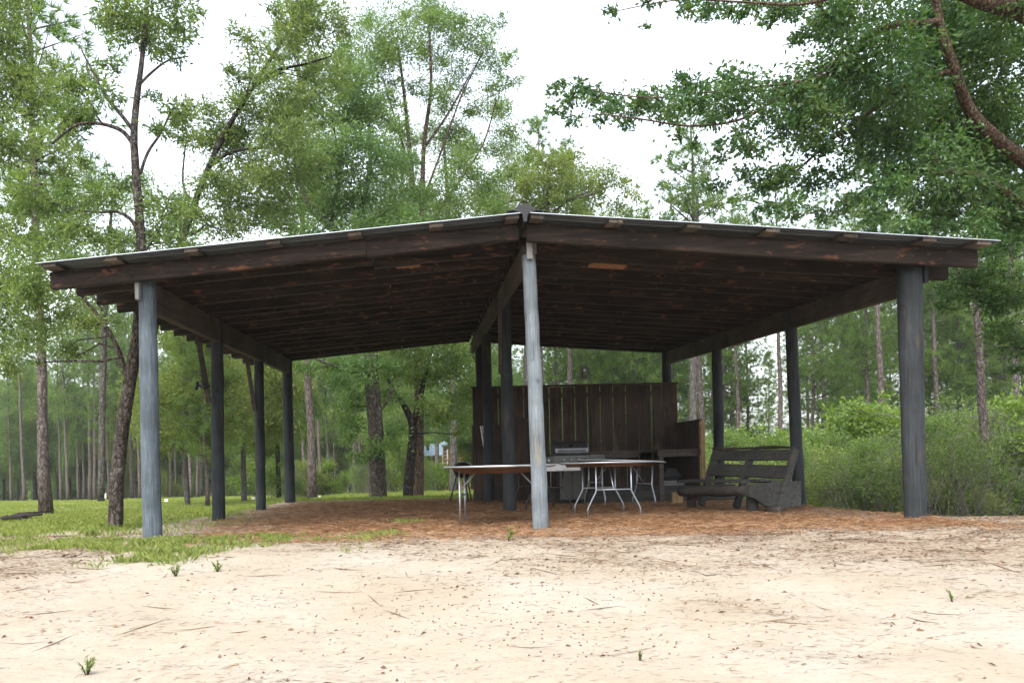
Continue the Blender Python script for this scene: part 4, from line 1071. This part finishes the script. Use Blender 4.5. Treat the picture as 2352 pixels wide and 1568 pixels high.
for x, Y, k, s in ((1895,52,1,.95),(1950,55,0,.85),(1700,50,1,.9),(1722,58,0,.8),(2160,48,1,.95),(2178,56,0,.9),(2215,60,2,1.0),(2120,62,0,1.),(1660,60,2,1.),(1845,64,0,.8),(1925,66,2,1.),(2075,58,1,1.05),(2240,66,0,1.),(2300,52,1,1.),(2330,62,2,1.1),(1980,70,2,1.1),(1760,75,2,.8),(2390,44,0,.9),(2100,74,0,1.),(2055,72,3,1.2),(1880,78,3,1.1),(1690,70,3,1.2),(1640,75,1,1.),(1870,48,3,1.15),(1935,54,3,1.25),(2090,50,3,1.2),(2140,54,2,1.15),(1980,58,2,1.2),(2200,50,3,1.2),(2250,56,2,1.2),(2320,48,3,1.3),(1685,56,3,1.1),(1655,52,2,1.1),(2365,56,2,1.2),(1860,70,0,1.),(2010,66,3,1.4),(2150,68,3,1.4),(2290,66,3,1.4)):
    pine(x, Y, k, s, None, 'slender pine in the open stand behind the right-hand shrubs', 'pines behind the shrubs on the right')
for x, Y, k, s in ((1270,60,0,1.),(1345,52,0,.9),(1385,64,1,1.),(1420,56,2,1.1),(1455,66,0,1.),(1490,58,1,1.),(1530,62,2,1.),(1560,54,0,.95),(1330,72,2,1.2),(1400,78,0,1.),(1500,78,2,1.2),(1130,60,0,1.),(1160,70,2,1.),(1050,64,1,1.),(985,72,0,1.),(1005,58,1,1.),(1285,50,3,1.2),(1330,56,3,1.3),(1370,50,2,1.2),(1440,52,3,1.3),(1480,50,2,1.15),(1520,54,3,1.2),(1410,60,3,1.4),(1550,62,3,1.3),(1255,58,2,1.3)):
    pine(x, Y, k, s, None, 'slender pine in the woods seen over and beside the plank wall', 'pines behind the plank wall')
k_ = 0
for x in (22,52,140,152,178,192,205,218,228,246,268,282,300,322,352,392,402,420,437,452,462,560,572,590,628,640,700,738,752,771,815,822,832,900,1000):
    Yp = 76 + (x * 37 % 19); pine(x + random.uniform(-3, 3), Yp, (0, 1, 1, 0, 2)[k_ % 5], random.uniform(.85, 1.1), None, 'thin pine in the hazy stand at the far edge of the lawn', 'pines at the far edge of the lawn'); k_ += 1

# ------------------------------------------------------------------ woodland behind
def proto_tree(seed, H, wd_, mat, bark, low=.22, leaf=(.18, .085), dens=.8):
    random.seed(seed)
    o = Vector((0, 0, 0)); sk = [[(Vector((0, 0, -.2)), .17), (Vector((.1, 0, H * .35)), .13), (Vector((-.1, .1, H * .65)), .08), (Vector((0, 0, H * .95)), .02)]]
    for k in range(5):
        a = random.uniform(0, 6.28); z = H * random.uniform(.25, .6)
        sk.append([(Vector((0, 0, z)), .06), (Vector((math.cos(a) * wd_ * .3, math.sin(a) * wd_ * .3, z + H * .1)), .04), (Vector((math.cos(a) * wd_ * .75, math.sin(a) * wd_ * .75, z + H * .17)), .015)])
    cs = []
    for k in range(34):
        a = random.uniform(0, 6.28); t = random.uniform(low, 1); rr = wd_ * math.sin(math.pi * min(1, .12 + .85 * (t - low) / (1 - low))) ** .7 * random.uniform(.35, 1)
        cs.append((Vector((math.cos(a) * rr, math.sin(a) * rr, H * t)), wd_ * random.uniform(.22, .38)))
    return grow('woodland_tree', sk, cs, leaf, mat, bark, 'x', origin=(0, 0, 0), dens=dens, spread=.42, sub=7, sides=5)
wp = [proto_tree(21, 12, 3.6, 'leaf_far', 'dark_bark', .3), proto_tree(22, 14, 3.9, 'leaf_blue', 'dark_bark', .3), proto_tree(23, 10, 3.4, 'leaf_pale', 'pale_bark', .34, dens=.5), proto_tree(24, 7, 3.2, 'leaf_far', 'pale_bark', .05)]
wu = [False] * 4
def wtree(x, Y, k, s, label, group=None):
    X = at(x, 1100, Y).x
    if not wu[k]: o = wp[k]; wu[k] = True
    else: o = copy_tree(wp[k])
    o.location = (X, Y, gz(X, Y) - .1); o.rotation_euler = (0, 0, random.uniform(0, 6.28)); o.scale = (s, s, s * random.uniform(.9, 1.1))
    tag(o, label, 'tree', group); return o
random.seed(5)
wtree(430, 36, 2, .78, 'pale green spreading tree between the left front and second posts'); wtree(560, 40, 2, .9, 'pale green tree between the second and third left posts')
wtree(640, 48, 0, .9, 'mid-green tree behind the third left post'); wtree(1085, 46, 1, .62, 'dark green tree hiding part of the far house')
lab = 'leafy broadleaf tree in the woodland at the far edge of the lawn'; grp = 'woodland at the far edge of the lawn'
for i in range(26):
    x = -60 + i * 36 + random.uniform(-10, 10); Yw = 98 + random.uniform(-5, 10)
    wtree(x, Yw, i % 2 if i % 5 else 2, random.uniform(.85, 1.2), lab, grp)
for i in range(20):
    x = -60 + i * 48 + random.uniform(-10, 10); Yw = 114 + random.uniform(-4, 14)
    wtree(x, Yw, (i * 7) % 4, random.uniform(1.0, 1.4), lab, grp)
lab = 'leafy broadleaf tree in the woods behind the plank wall'; grp = 'woods behind the plank wall'
for i in range(14):
    x = 900 + i * 48 + random.uniform(-12, 12); Yw = 60 + random.uniform(-6, 22)
    if 985 < x < 1095 and Yw < 80: Yw = 96
    wtree(x, Yw, (i * 5) % 4, random.uniform(.65, .95), lab, grp)
for i in range(12):
    x = 880 + i * 60 + random.uniform(-12, 12); wtree(x, 100 + random.uniform(-4, 14), i % 4, random.uniform(.9, 1.15), lab, grp)
lab = 'bushy young tree among the shrubs right of the shelter'; grp = 'young trees among the shrubs'
for i, x in enumerate((1700, 1850, 1960, 2080, 2200, 2300)):
    wtree(x, 60 + (i * 13) % 18, 3, random.uniform(.55, .75), lab, grp)

# ------------------------------------------------------------------ shrubs on the bank at the right
def proto_shrub(seed, H, W_, mat, dens=.8, leaf=(.12, .06), twigs=0):
    random.seed(seed)
    sk = []
    for k in range(7 + twigs):
        a = random.uniform(0, 6.28); r = random.uniform(.1, .45) * W_; hh = H * random.uniform(.5, .95)
        sp_ = .12 if not twigs else .55
        b0 = Vector((random.gauss(0, sp_), random.gauss(0, sp_), -.1)); tw = Vector((random.gauss(0, .25), random.gauss(0, .25), 0)) * (2 if twigs else 1)
        e0 = Vector((b0.x + math.cos(a) * r, b0.y + math.sin(a) * r, hh))
        sk.append([(b0, .016 if twigs else .022), (b0.lerp(e0, .4) + tw * .3 + Vector((0, 0, .1)), .009 if twigs else .015), (b0.lerp(e0, .75) - tw * .3 + Vector((0, 0, .15)), .007), (e0 + tw * .4 - Vector((0, 0, .2 if twigs else 0)), .004)])
    cs = []
    for k in range(20):
        a = random.uniform(0, 6.28); t = random.uniform(.12, 1); rr = W_ * .5 * math.sin(math.pi * (.2 + .7 * t)) * random.uniform(.2, 1)
        cs.append((Vector((math.cos(a) * rr, math.sin(a) * rr, H * t * random.uniform(.85, 1.12))), W_ * random.uniform(.07, .19)))
    return grow('shrub', sk, cs, leaf, mat, 'dead_twig' if twigs > 8 else 'pale_bark', 'x', 'shrub', origin=(0, 0, 0), dens=dens, spread=.55, sub=7, sides=5, fill=1)
sp = [proto_shrub(31, 3.3, 2.6, 'shrub_leaf', .5, (.15, .07), 6), proto_shrub(32, 2.8, 2.4, 'leaf_far', .45, (.09, .035), 10), proto_shrub(33, 2.1, 2.3, 'leaf_pale', .45, (.10, .045), 9), proto_shrub(34, 2.9, 2.6, 'leaf_oak', .11, (.09, .035), 44)]
su = [False] * 4
def shrub(x, Y, k, s, label, group=None, sz=1.0):
    X = at(x, 1100, Y).x
    if not su[k]: o = sp[k]; su[k] = True
    else: o = copy_tree(sp[k])
    o.location = (X, Y, gz(X, Y) - .05); o.rotation_euler = (0, 0, random.uniform(0, 6.28)); o.scale = (s, s, s * sz)
    tag(o, label, 'shrub', group); return o
random.seed(9)
shrub(1985, 21, 0, 1.0, 'bright green tall shrub between the two right front posts'); shrub(2240, 19, 3, 1.1, 'twiggy half-bare shrub right of the front corner post')
shrub(1740, 27, 2, 1.1, 'rounded bright shrub seen above the bench back')
lab, grp = 'dense leafy shrub on the bank right of the shelter', 'shrubs on the right bank'
for x, Y, k, s in ((1690,24,1,1.),(1790,24,0,.9),(1880,26,1,1.1),(1920,20,2,.95),(2050,23,1,1.15),(2110,19,2,1.),(2160,24,0,.95),(2290,24,1,1.1),(2345,21,0,1.),(2390,19,1,1.),(1890,19,2,.6),(1960,18,1,.55),(1660,22,2,.9),(1740,20,2,.75),(1820,19,1,.7),(2190,16.5,2,.65),(2420,16,0,.8),(2060,18,2,.75),(2000,16.5,1,.6),(2110,17,1,.75),(2170,20,2,1.),(2260,21,2,1.05),(2320,16.5,1,.6),(2200,16,2,.55),(1940,19,2,.8),(1840,17,2,.55),(2390,18,2,.9),(1700,32,0,1.2),(1800,34,1,1.2),(1900,33,0,1.3),(2000,30,1,1.3),(2100,31,2,1.4),(2200,32,0,1.2),(2300,33,1,1.3),(2400,30,0,1.2),(1620,30,1,1.),(1570,28,2,1.)):
    shrub(x, Y, k, s, lab, grp)
lab, grp = 'twiggy pale-stemmed bush with sparse leaves on the right bank', 'twiggy bushes on the right bank'
for x, Y, s in ((2130,15,.7),(2210,19,1.1),(2330,20,1.1),(2170,17,.85),(2310,18,.9),(2360,16,.8),(1960,16.5,.6),(2230,15,.55),(1850,22,.8)):
    shrub(x, Y, 3, s, lab, grp)
lab, grp = 'low undergrowth bush beneath the trees behind the pavilion', 'undergrowth behind the pavilion'
for i in range(26):
    x = 610 + i * 38 + random.uniform(-14, 14); shrub(x, 52 + random.uniform(-6, 10), (0, 1, 3, 2)[i % 4], random.uniform(.7, 1.25), lab, grp)
lab, grp = 'dark bush at the foot of the woodland beyond the lawn', 'bushes at the far edge of the lawn'
for i in range(24):
    x = 300 + i * 20 + random.uniform(-10, 10); shrub(x, 92 + random.uniform(-3, 8), (1, 0, 1, 2)[i % 4], random.uniform(.9, 1.5), lab, grp)

# far mass of trees closing the view
n = 90000
ang = rng.uniform(-.62, .34, n); dd = rng.uniform(135, 175, n)
xx = np.tan(ang) * dd; hmax = 7 + 9 * fbm(xx, dd * 0, 14, 80) * sstep(60, 20, xx)
zz = ground(xx, dd) + hmax * rng.random(n) ** .8
th = rng.normal(size=(n, 3)); V = leaves(np.stack([xx, dd, zz], -1), unit(th), rng.uniform(.5, 1.1, n), rng.uniform(.3, .6, n), .5)
o = quads('distant_woods', V, np.clip(.4 + .8 * (fbm(xx, zz * 2, 5, 83) - .5) + rng.normal(0, .15, n), 0, 1), 'leaf_far'); tag(o, 'far mass of woodland closing the view', 'woods', kind='stuff')

# ------------------------------------------------------------------ far house with ladder
hY = 74
hx0, hx1 = at(1018, 1000, hY).x, at(1180, 1000, hY).x
hz = lambda y: at(1040, y, hY).z
hb = gz(hx0, hY)
ho = empty('house', (hx0, hY, hb)); tag(ho, 'far wooden house with pale blue metal roof seen between the trunks', 'house')
ih = -Vector((hx0, hY, hb))
def PH(mb, name, mat, par=None):
    mb.v = [tuple(Vector(p) + ih) for p in mb.v]; return mb.build(name, mat, par or ho)
ze, zr = hz(1019), hz(984)
mb = MB(); mb.box(((hx0 + hx1) / 2, hY + 3, (hb + ze) / 2 - .3), (hx1 - hx0, 6, ze - hb + .5)); wl_ = PH(mb, 'wall', 'house_wall')
mb = MB()
vs = [(hx0 - .3, hY - .4, ze), (hx1 + .3, hY - .4, ze), (hx1 + .3, hY + 3, zr + .35), (hx0 + 1.0, hY + 3, zr + .35)]
mb.add(vs + [(a, b, c - .12) for a, b, c in vs], [(0, 1, 2, 3), (7, 6, 5, 4), (0, 4, 5, 1), (3, 7, 4, 0), (1, 5, 6, 2), (2, 6, 7, 3)])
for k in range(14):
    x = hx0 + .2 + k * .45; mb.beam((x, hY - .4, ze + .02), (x + .2, hY + 3, zr + .37), .05, .05)
PH(mb, 'roof', 'house_roof')
xa, xb = at(950, 1000, hY - 1).x, at(1014, 1000, hY - 1).x; za, zb_ = hz(1044), hz(1018)
mb = MB(); vs = [(xa, hY - 3.4, za), (xb, hY - 3.4, za), (xb, hY - .1, zb_), (xa + 1, hY - .1, zb_)]
mb.add(vs + [(a, b, c - .1) for a, b, c in vs], [(0, 1, 2, 3), (7, 6, 5, 4), (0, 4, 5, 1), (3, 7, 4, 0), (1, 5, 6, 2), (2, 6, 7, 3)])
for k in range(6): mb.beam((xa + .2 + k * .45, hY - 3.4, za + .02), (xa + .5 + k * .42, hY - .1, zb_ + .02), .05, .05)
PH(mb, 'porch_roof', 'house_roof')
for wx, wy, ww, wh in ((1040, 1027, 8, 7), (1064, 1035, 6, 8)):
    c = at(wx, wy, hY - .03); mb = MB(); mb.box(c, (ww * hY / F, .06, wh * hY / F)); wn = PH(mb, 'window', 'white_paint')
    mb = MB(); mb.box(c + Vector((0, -.04, 0)), (ww * hY / F - .12, .03, wh * hY / F - .12)); PH(mb, 'pane', 'dark_void', wn)
la_ = empty('ladder', at(1022, 1068, hY - 1.2)); tag(la_, 'white ladder propped against the far house wall', 'ladder')
top = at(1026, 1032, hY - .5) - la_.location
for s in (-.22, .22):
    mb = MB(); mb.beam((s, 0, 0), (s + top.x * .2, top.y, top.z), .09, .06); mb.build('rail', 'white_paint', la_)
for k in range(4):
    t = .15 + k * .24; mb = MB(); mb.beam((-.22 + top.x * .2 * t, top.y * t, top.z * t), (.22 + top.x * .2 * t, top.y * t, top.z * t), .05, .05); mb.build('rung', 'white_paint', la_)

# ------------------------------------------------------------------ small things on the lawn
c = at(20, 1198, 16.5); mb = MB(); random.seed(4)
for k in range(5):
    a = Vector((random.uniform(-.3, .1), random.uniform(-.1, .1), .03)); b = a + Vector((random.uniform(.4, 1.0), random.uniform(-.15, .15), random.uniform(.02, .16)))
    mb.tube([a, a.lerp(b, .4) + Vector((0, 0, .05)), b], [.05, .06 * random.uniform(.6, 1), .015], 7, jit=.5)
o = mb.build('rotten_log', 'char'); o.location = (c.x, 16.5, gz(c.x, 16.5)); tag(o, 'dark charred rotten log lying in the grass at the left edge', 'log')
for i, (x, y, Yd, nm) in enumerate(((240, 1138, 75, 'white marker sign far off at the foot of the pines'), (382, 1154, 42, 'small white marker between the front and second left posts'), (582, 1152, 42, 'small white marker left of the third left post'), (735, 1146, 48, 'small white marker right of the rear left post'))):
    p = at(x, y, Yd); g = gz(p.x, Yd); o = empty('marker', (p.x, Yd, g)); tag(o, nm, 'marker', 'small markers standing in the lawn')
    h = max(.15, p.z - g); w_ = .30 if i == 0 else .16
    mb = MB(); mb.tube([(0, 0, -.05), (0, 0, h)], .012, 6); mb.build('stake', 'steel', o)
    mb = MB(); mb.box((0, -.02, h), (w_, .012, w_ * (1.4 if i == 0 else .8))); mb.build('plate', 'white_paint', o)

# ------------------------------------------------------------------ grass, litter, weeds
def blades(n, fx, fy, cover, hmin, hmax, w, mat, name, label, cat, tone=(.5, .2), zoff=None, pw=1.0):
    x = fx(n); y = fy(n); k = rng.random(n) < cover(x, y) ** pw; x, y = x[k], y[k]; n = len(x)
    z = ground(x, y) - .01 + np.where(mulch_in(x, y) > 0, mulch_h(x, y), 0)
    th = rng.uniform(0, 6.28, n); h = rng.uniform(hmin, hmax, n) * (.5 + fbm(x, y, .8, 91))
    if hasattr(w, '__call__'): w_ = w(y); h = h * (1 + np.clip(y - 20, 0, 80) * .012)
    else: w_ = np.full(n, w)
    b = np.stack([np.cos(th), np.sin(th), np.zeros(n)], -1); s = np.stack([-np.sin(th), np.cos(th), np.zeros(n)], -1)
    ln = rng.uniform(.15, .8, n)
    B = np.stack([x, y, z], -1); up = np.array([0, 0, 1.])
    m1 = B + up * (h * .6)[:, None] + b * (h * ln * .3)[:, None]; tp = B + up * (h * (1 - .3 * ln))[:, None] + b * (h * ln)[:, None]
    V = np.stack([B - s * w_[:, None], B + s * w_[:, None], m1 + s * (w_ * .7)[:, None], tp, m1 - s * (w_ * .7)[:, None]], 1)
    t = np.clip(rng.normal(tone[0], tone[1], n) + (fbm(x, y, 1.4, 95) - .5) * .6, 0, 1)
    o = quads(name, V, t, mat, None, 5); tag(o, label, cat, kind='stuff'); return o
U = lambda a, b: (lambda n: rng.uniform(a, b, n))
blades(140000, U(-5.2, .8), U(6.2, 9.9), grass_cover, .02, .10, .0017, 'grass_blade', 'grass', 'sparse green grass along the edge of the bare sand at left', 'grass', pw=1.4)
blades(420, lambda n: rng.normal(-.2, .13, n), lambda n: rng.normal(11.2, .16, n), lambda x, y: np.full(len(x), 1.0), .03, .08, .0022, 'grass_blade', 'grass_patch', 'small green grass patch growing through the pine straw', 'grass')
def lawn_y(n): return 10.2 + 85 * rng.random(n) ** 2.2
xl = {}
n = 260000
yy = 10.2 + 85 * rng.random(n) ** 2.0; uu = rng.uniform(-1300, 330, n) ; xx = uu / F * yy
blades(n, lambda n: xx, lambda n: yy, lambda x, y: grass_cover(x, y) * (y < 96), .03, .11, lambda y: .003 + .0003 * (y - 10), 'grass_blade', 'lawn', 'bright green lawn stretching back to the woodland', 'lawn', tone=(.5, .18))
# litter on the sand: dry leaves, pine needles and twigs
n = 330000
yy = 2.9 + 7.4 * rng.random(n) ** .9; uu = rng.uniform(-1100, 1500, n); xx = uu / F * yy
lc = litter_cover(xx, yy); pt = fbm(xx * .8 + yy * .5, yy * 1.5 - xx * .4, .5, 57)
k = rng.random(n) < (.07 + .93 * lc) * (.45 + .55 * sstep(5.2, 7.6, yy)) * (.38 + .62 * sstep(.40, .64, pt)) ; k &= mulch_in(xx, yy) < .15; xx, yy = xx[k], yy[k]; n = len(xx)
r_ = rng.random(n); big = r_ < .045; twig = r_ > .992
C = np.stack([xx, yy, ground(xx, yy) + .005], -1); th = rng.normal(.35, .9, n)
D = unit(np.stack([np.cos(th), np.sin(th) * .8, rng.normal(.0, .08, n) + .25 * big * rng.random(n)], -1))
L = np.where(big, rng.uniform(.02, .06, n), np.where(twig, rng.uniform(.15, .5, n), rng.uniform(.02, .10, n)))
Wd_ = np.where(big, rng.uniform(.012, .032, n), np.where(twig, rng.uniform(.005, .011, n), rng.uniform(.0015, .0034, n)))
V = leaves(C, D, L, Wd_, .5, .12 * big)
V[:, :, 2] = np.maximum(V[:, :, 2], ground(V[:, :, 0], V[:, :, 1]) + .002)
o = quads('leaf_litter', V, np.clip(np.where(big, rng.normal(.6, .25, n), rng.normal(.35, .28, n)), 0, 1), 'litter'); tag(o, 'dry leaves, needles and twigs scattered over the pale sand', 'litter', kind='stuff')
# pebbles and nut shells
n = 480; mbp = MB(); M_ = plain('shell', (.15, .085, .05), .8, 0, .2, .4, 30)
for i in range(n):
    px_ = random.gauss(1180, 330) if random.random() < .88 else random.uniform(0, 2352); yp_ = random.gauss(1475, 45) if random.random() < .7 else random.uniform(1340, 1565); y = 4.5 + (1568 - yp_) * .0118; x = at(px_, yp_, y).x
    r = random.uniform(.003, .0095)
    z = gz(x, y) + r * .3
    mbp.add([(x + r, y, z), (x, y + r, z), (x - r, y, z), (x, y - r, z), (x, y, z + r * .8), (x, y, z - r)], [(0, 1, 4), (1, 2, 4), (2, 3, 4), (3, 0, 4), (1, 0, 5), (2, 1, 5), (3, 2, 5), (0, 3, 5)], 0, True)
o = mbp.build('nut_shells', 'shell'); tag(o, 'small brown nut shells scattered on the foreground sand', 'nut shells', kind='stuff')

def weed(x, y, Yd, h, nst, label, seed):
    rs = np.random.default_rng(seed); p = at(x, y, Yd); g = gz(p.x, Yd)
    o = empty('weed', (p.x, Yd, g)); tag(o, label, 'weed', 'weeds sprouting from the bare sand')
    mb = MB(); Cc, Dd = [], []
    for k in range(nst):
        a = rs.uniform(0, 6.28); r = h * rs.uniform(.1, .6); tip = Vector((math.cos(a) * r, math.sin(a) * r, h * rs.uniform(.6, 1)))
        mb.tube([Vector((0, 0, -.02)), tip * .5 + Vector((0, 0, h * .08)), tip], [.004, .003, .001], 5, cap=False)
        for j in range(9):
            t = rs.uniform(.25, 1); Cc.append(np.array(tip * t)); Dd.append(unit(rs.normal(0, 1, 3) * np.array([1, 1, .5]) + np.array([0, 0, .4])))
    mb.build('stem', 'red_bark', o)
    V = leaves(np.array(Cc), np.array(Dd), h * .5, h * .07, .5); quads('foliage', V, np.clip(rs.normal(.4, .2, len(V)), 0, 1), 'shrub_leaf', o)
weed(405, 1338, 6.9, .10, 6, 'small green weed on the sand below the left front post', 1)
weed(500, 1330, 7.0, .10, 7, 'small green weed right of its twin below the grass edge', 2)
weed(200, 1555, 4.55, .10, 6, 'green weed at the bottom left corner of the sand', 3)
weed(1168, 1268, 8.3, .15, 3, 'thin upright weed just left of the pale centre post', 4)
weed(1470, 1555, 4.6, .06, 3, 'tiny weed on the sand at the bottom centre', 5)
weed(2190, 1440, 5.6, .08, 4, 'little weed on the littered sand at the right', 6)

# ------------------------------------------------------------------ summer haze
mb = MB(); mb.box((0, 1080, 10), (1900, 2360, 36)); m, nt, out = newmat('haze_air')
pv = nt.nodes.new('ShaderNodeVolumePrincipled'); pv.inputs['Color'].default_value = (.93, .96, 1, 1); pv.inputs['Density'].default_value = .0003; pv.inputs['Anisotropy'].default_value = .2
nt.links.new(pv.outputs[0], out.inputs['Volume']); M['haze_air'] = m
tag(mb.build('haze', 'haze_air'), kind='stuff')
cy.volume_bounces = 1
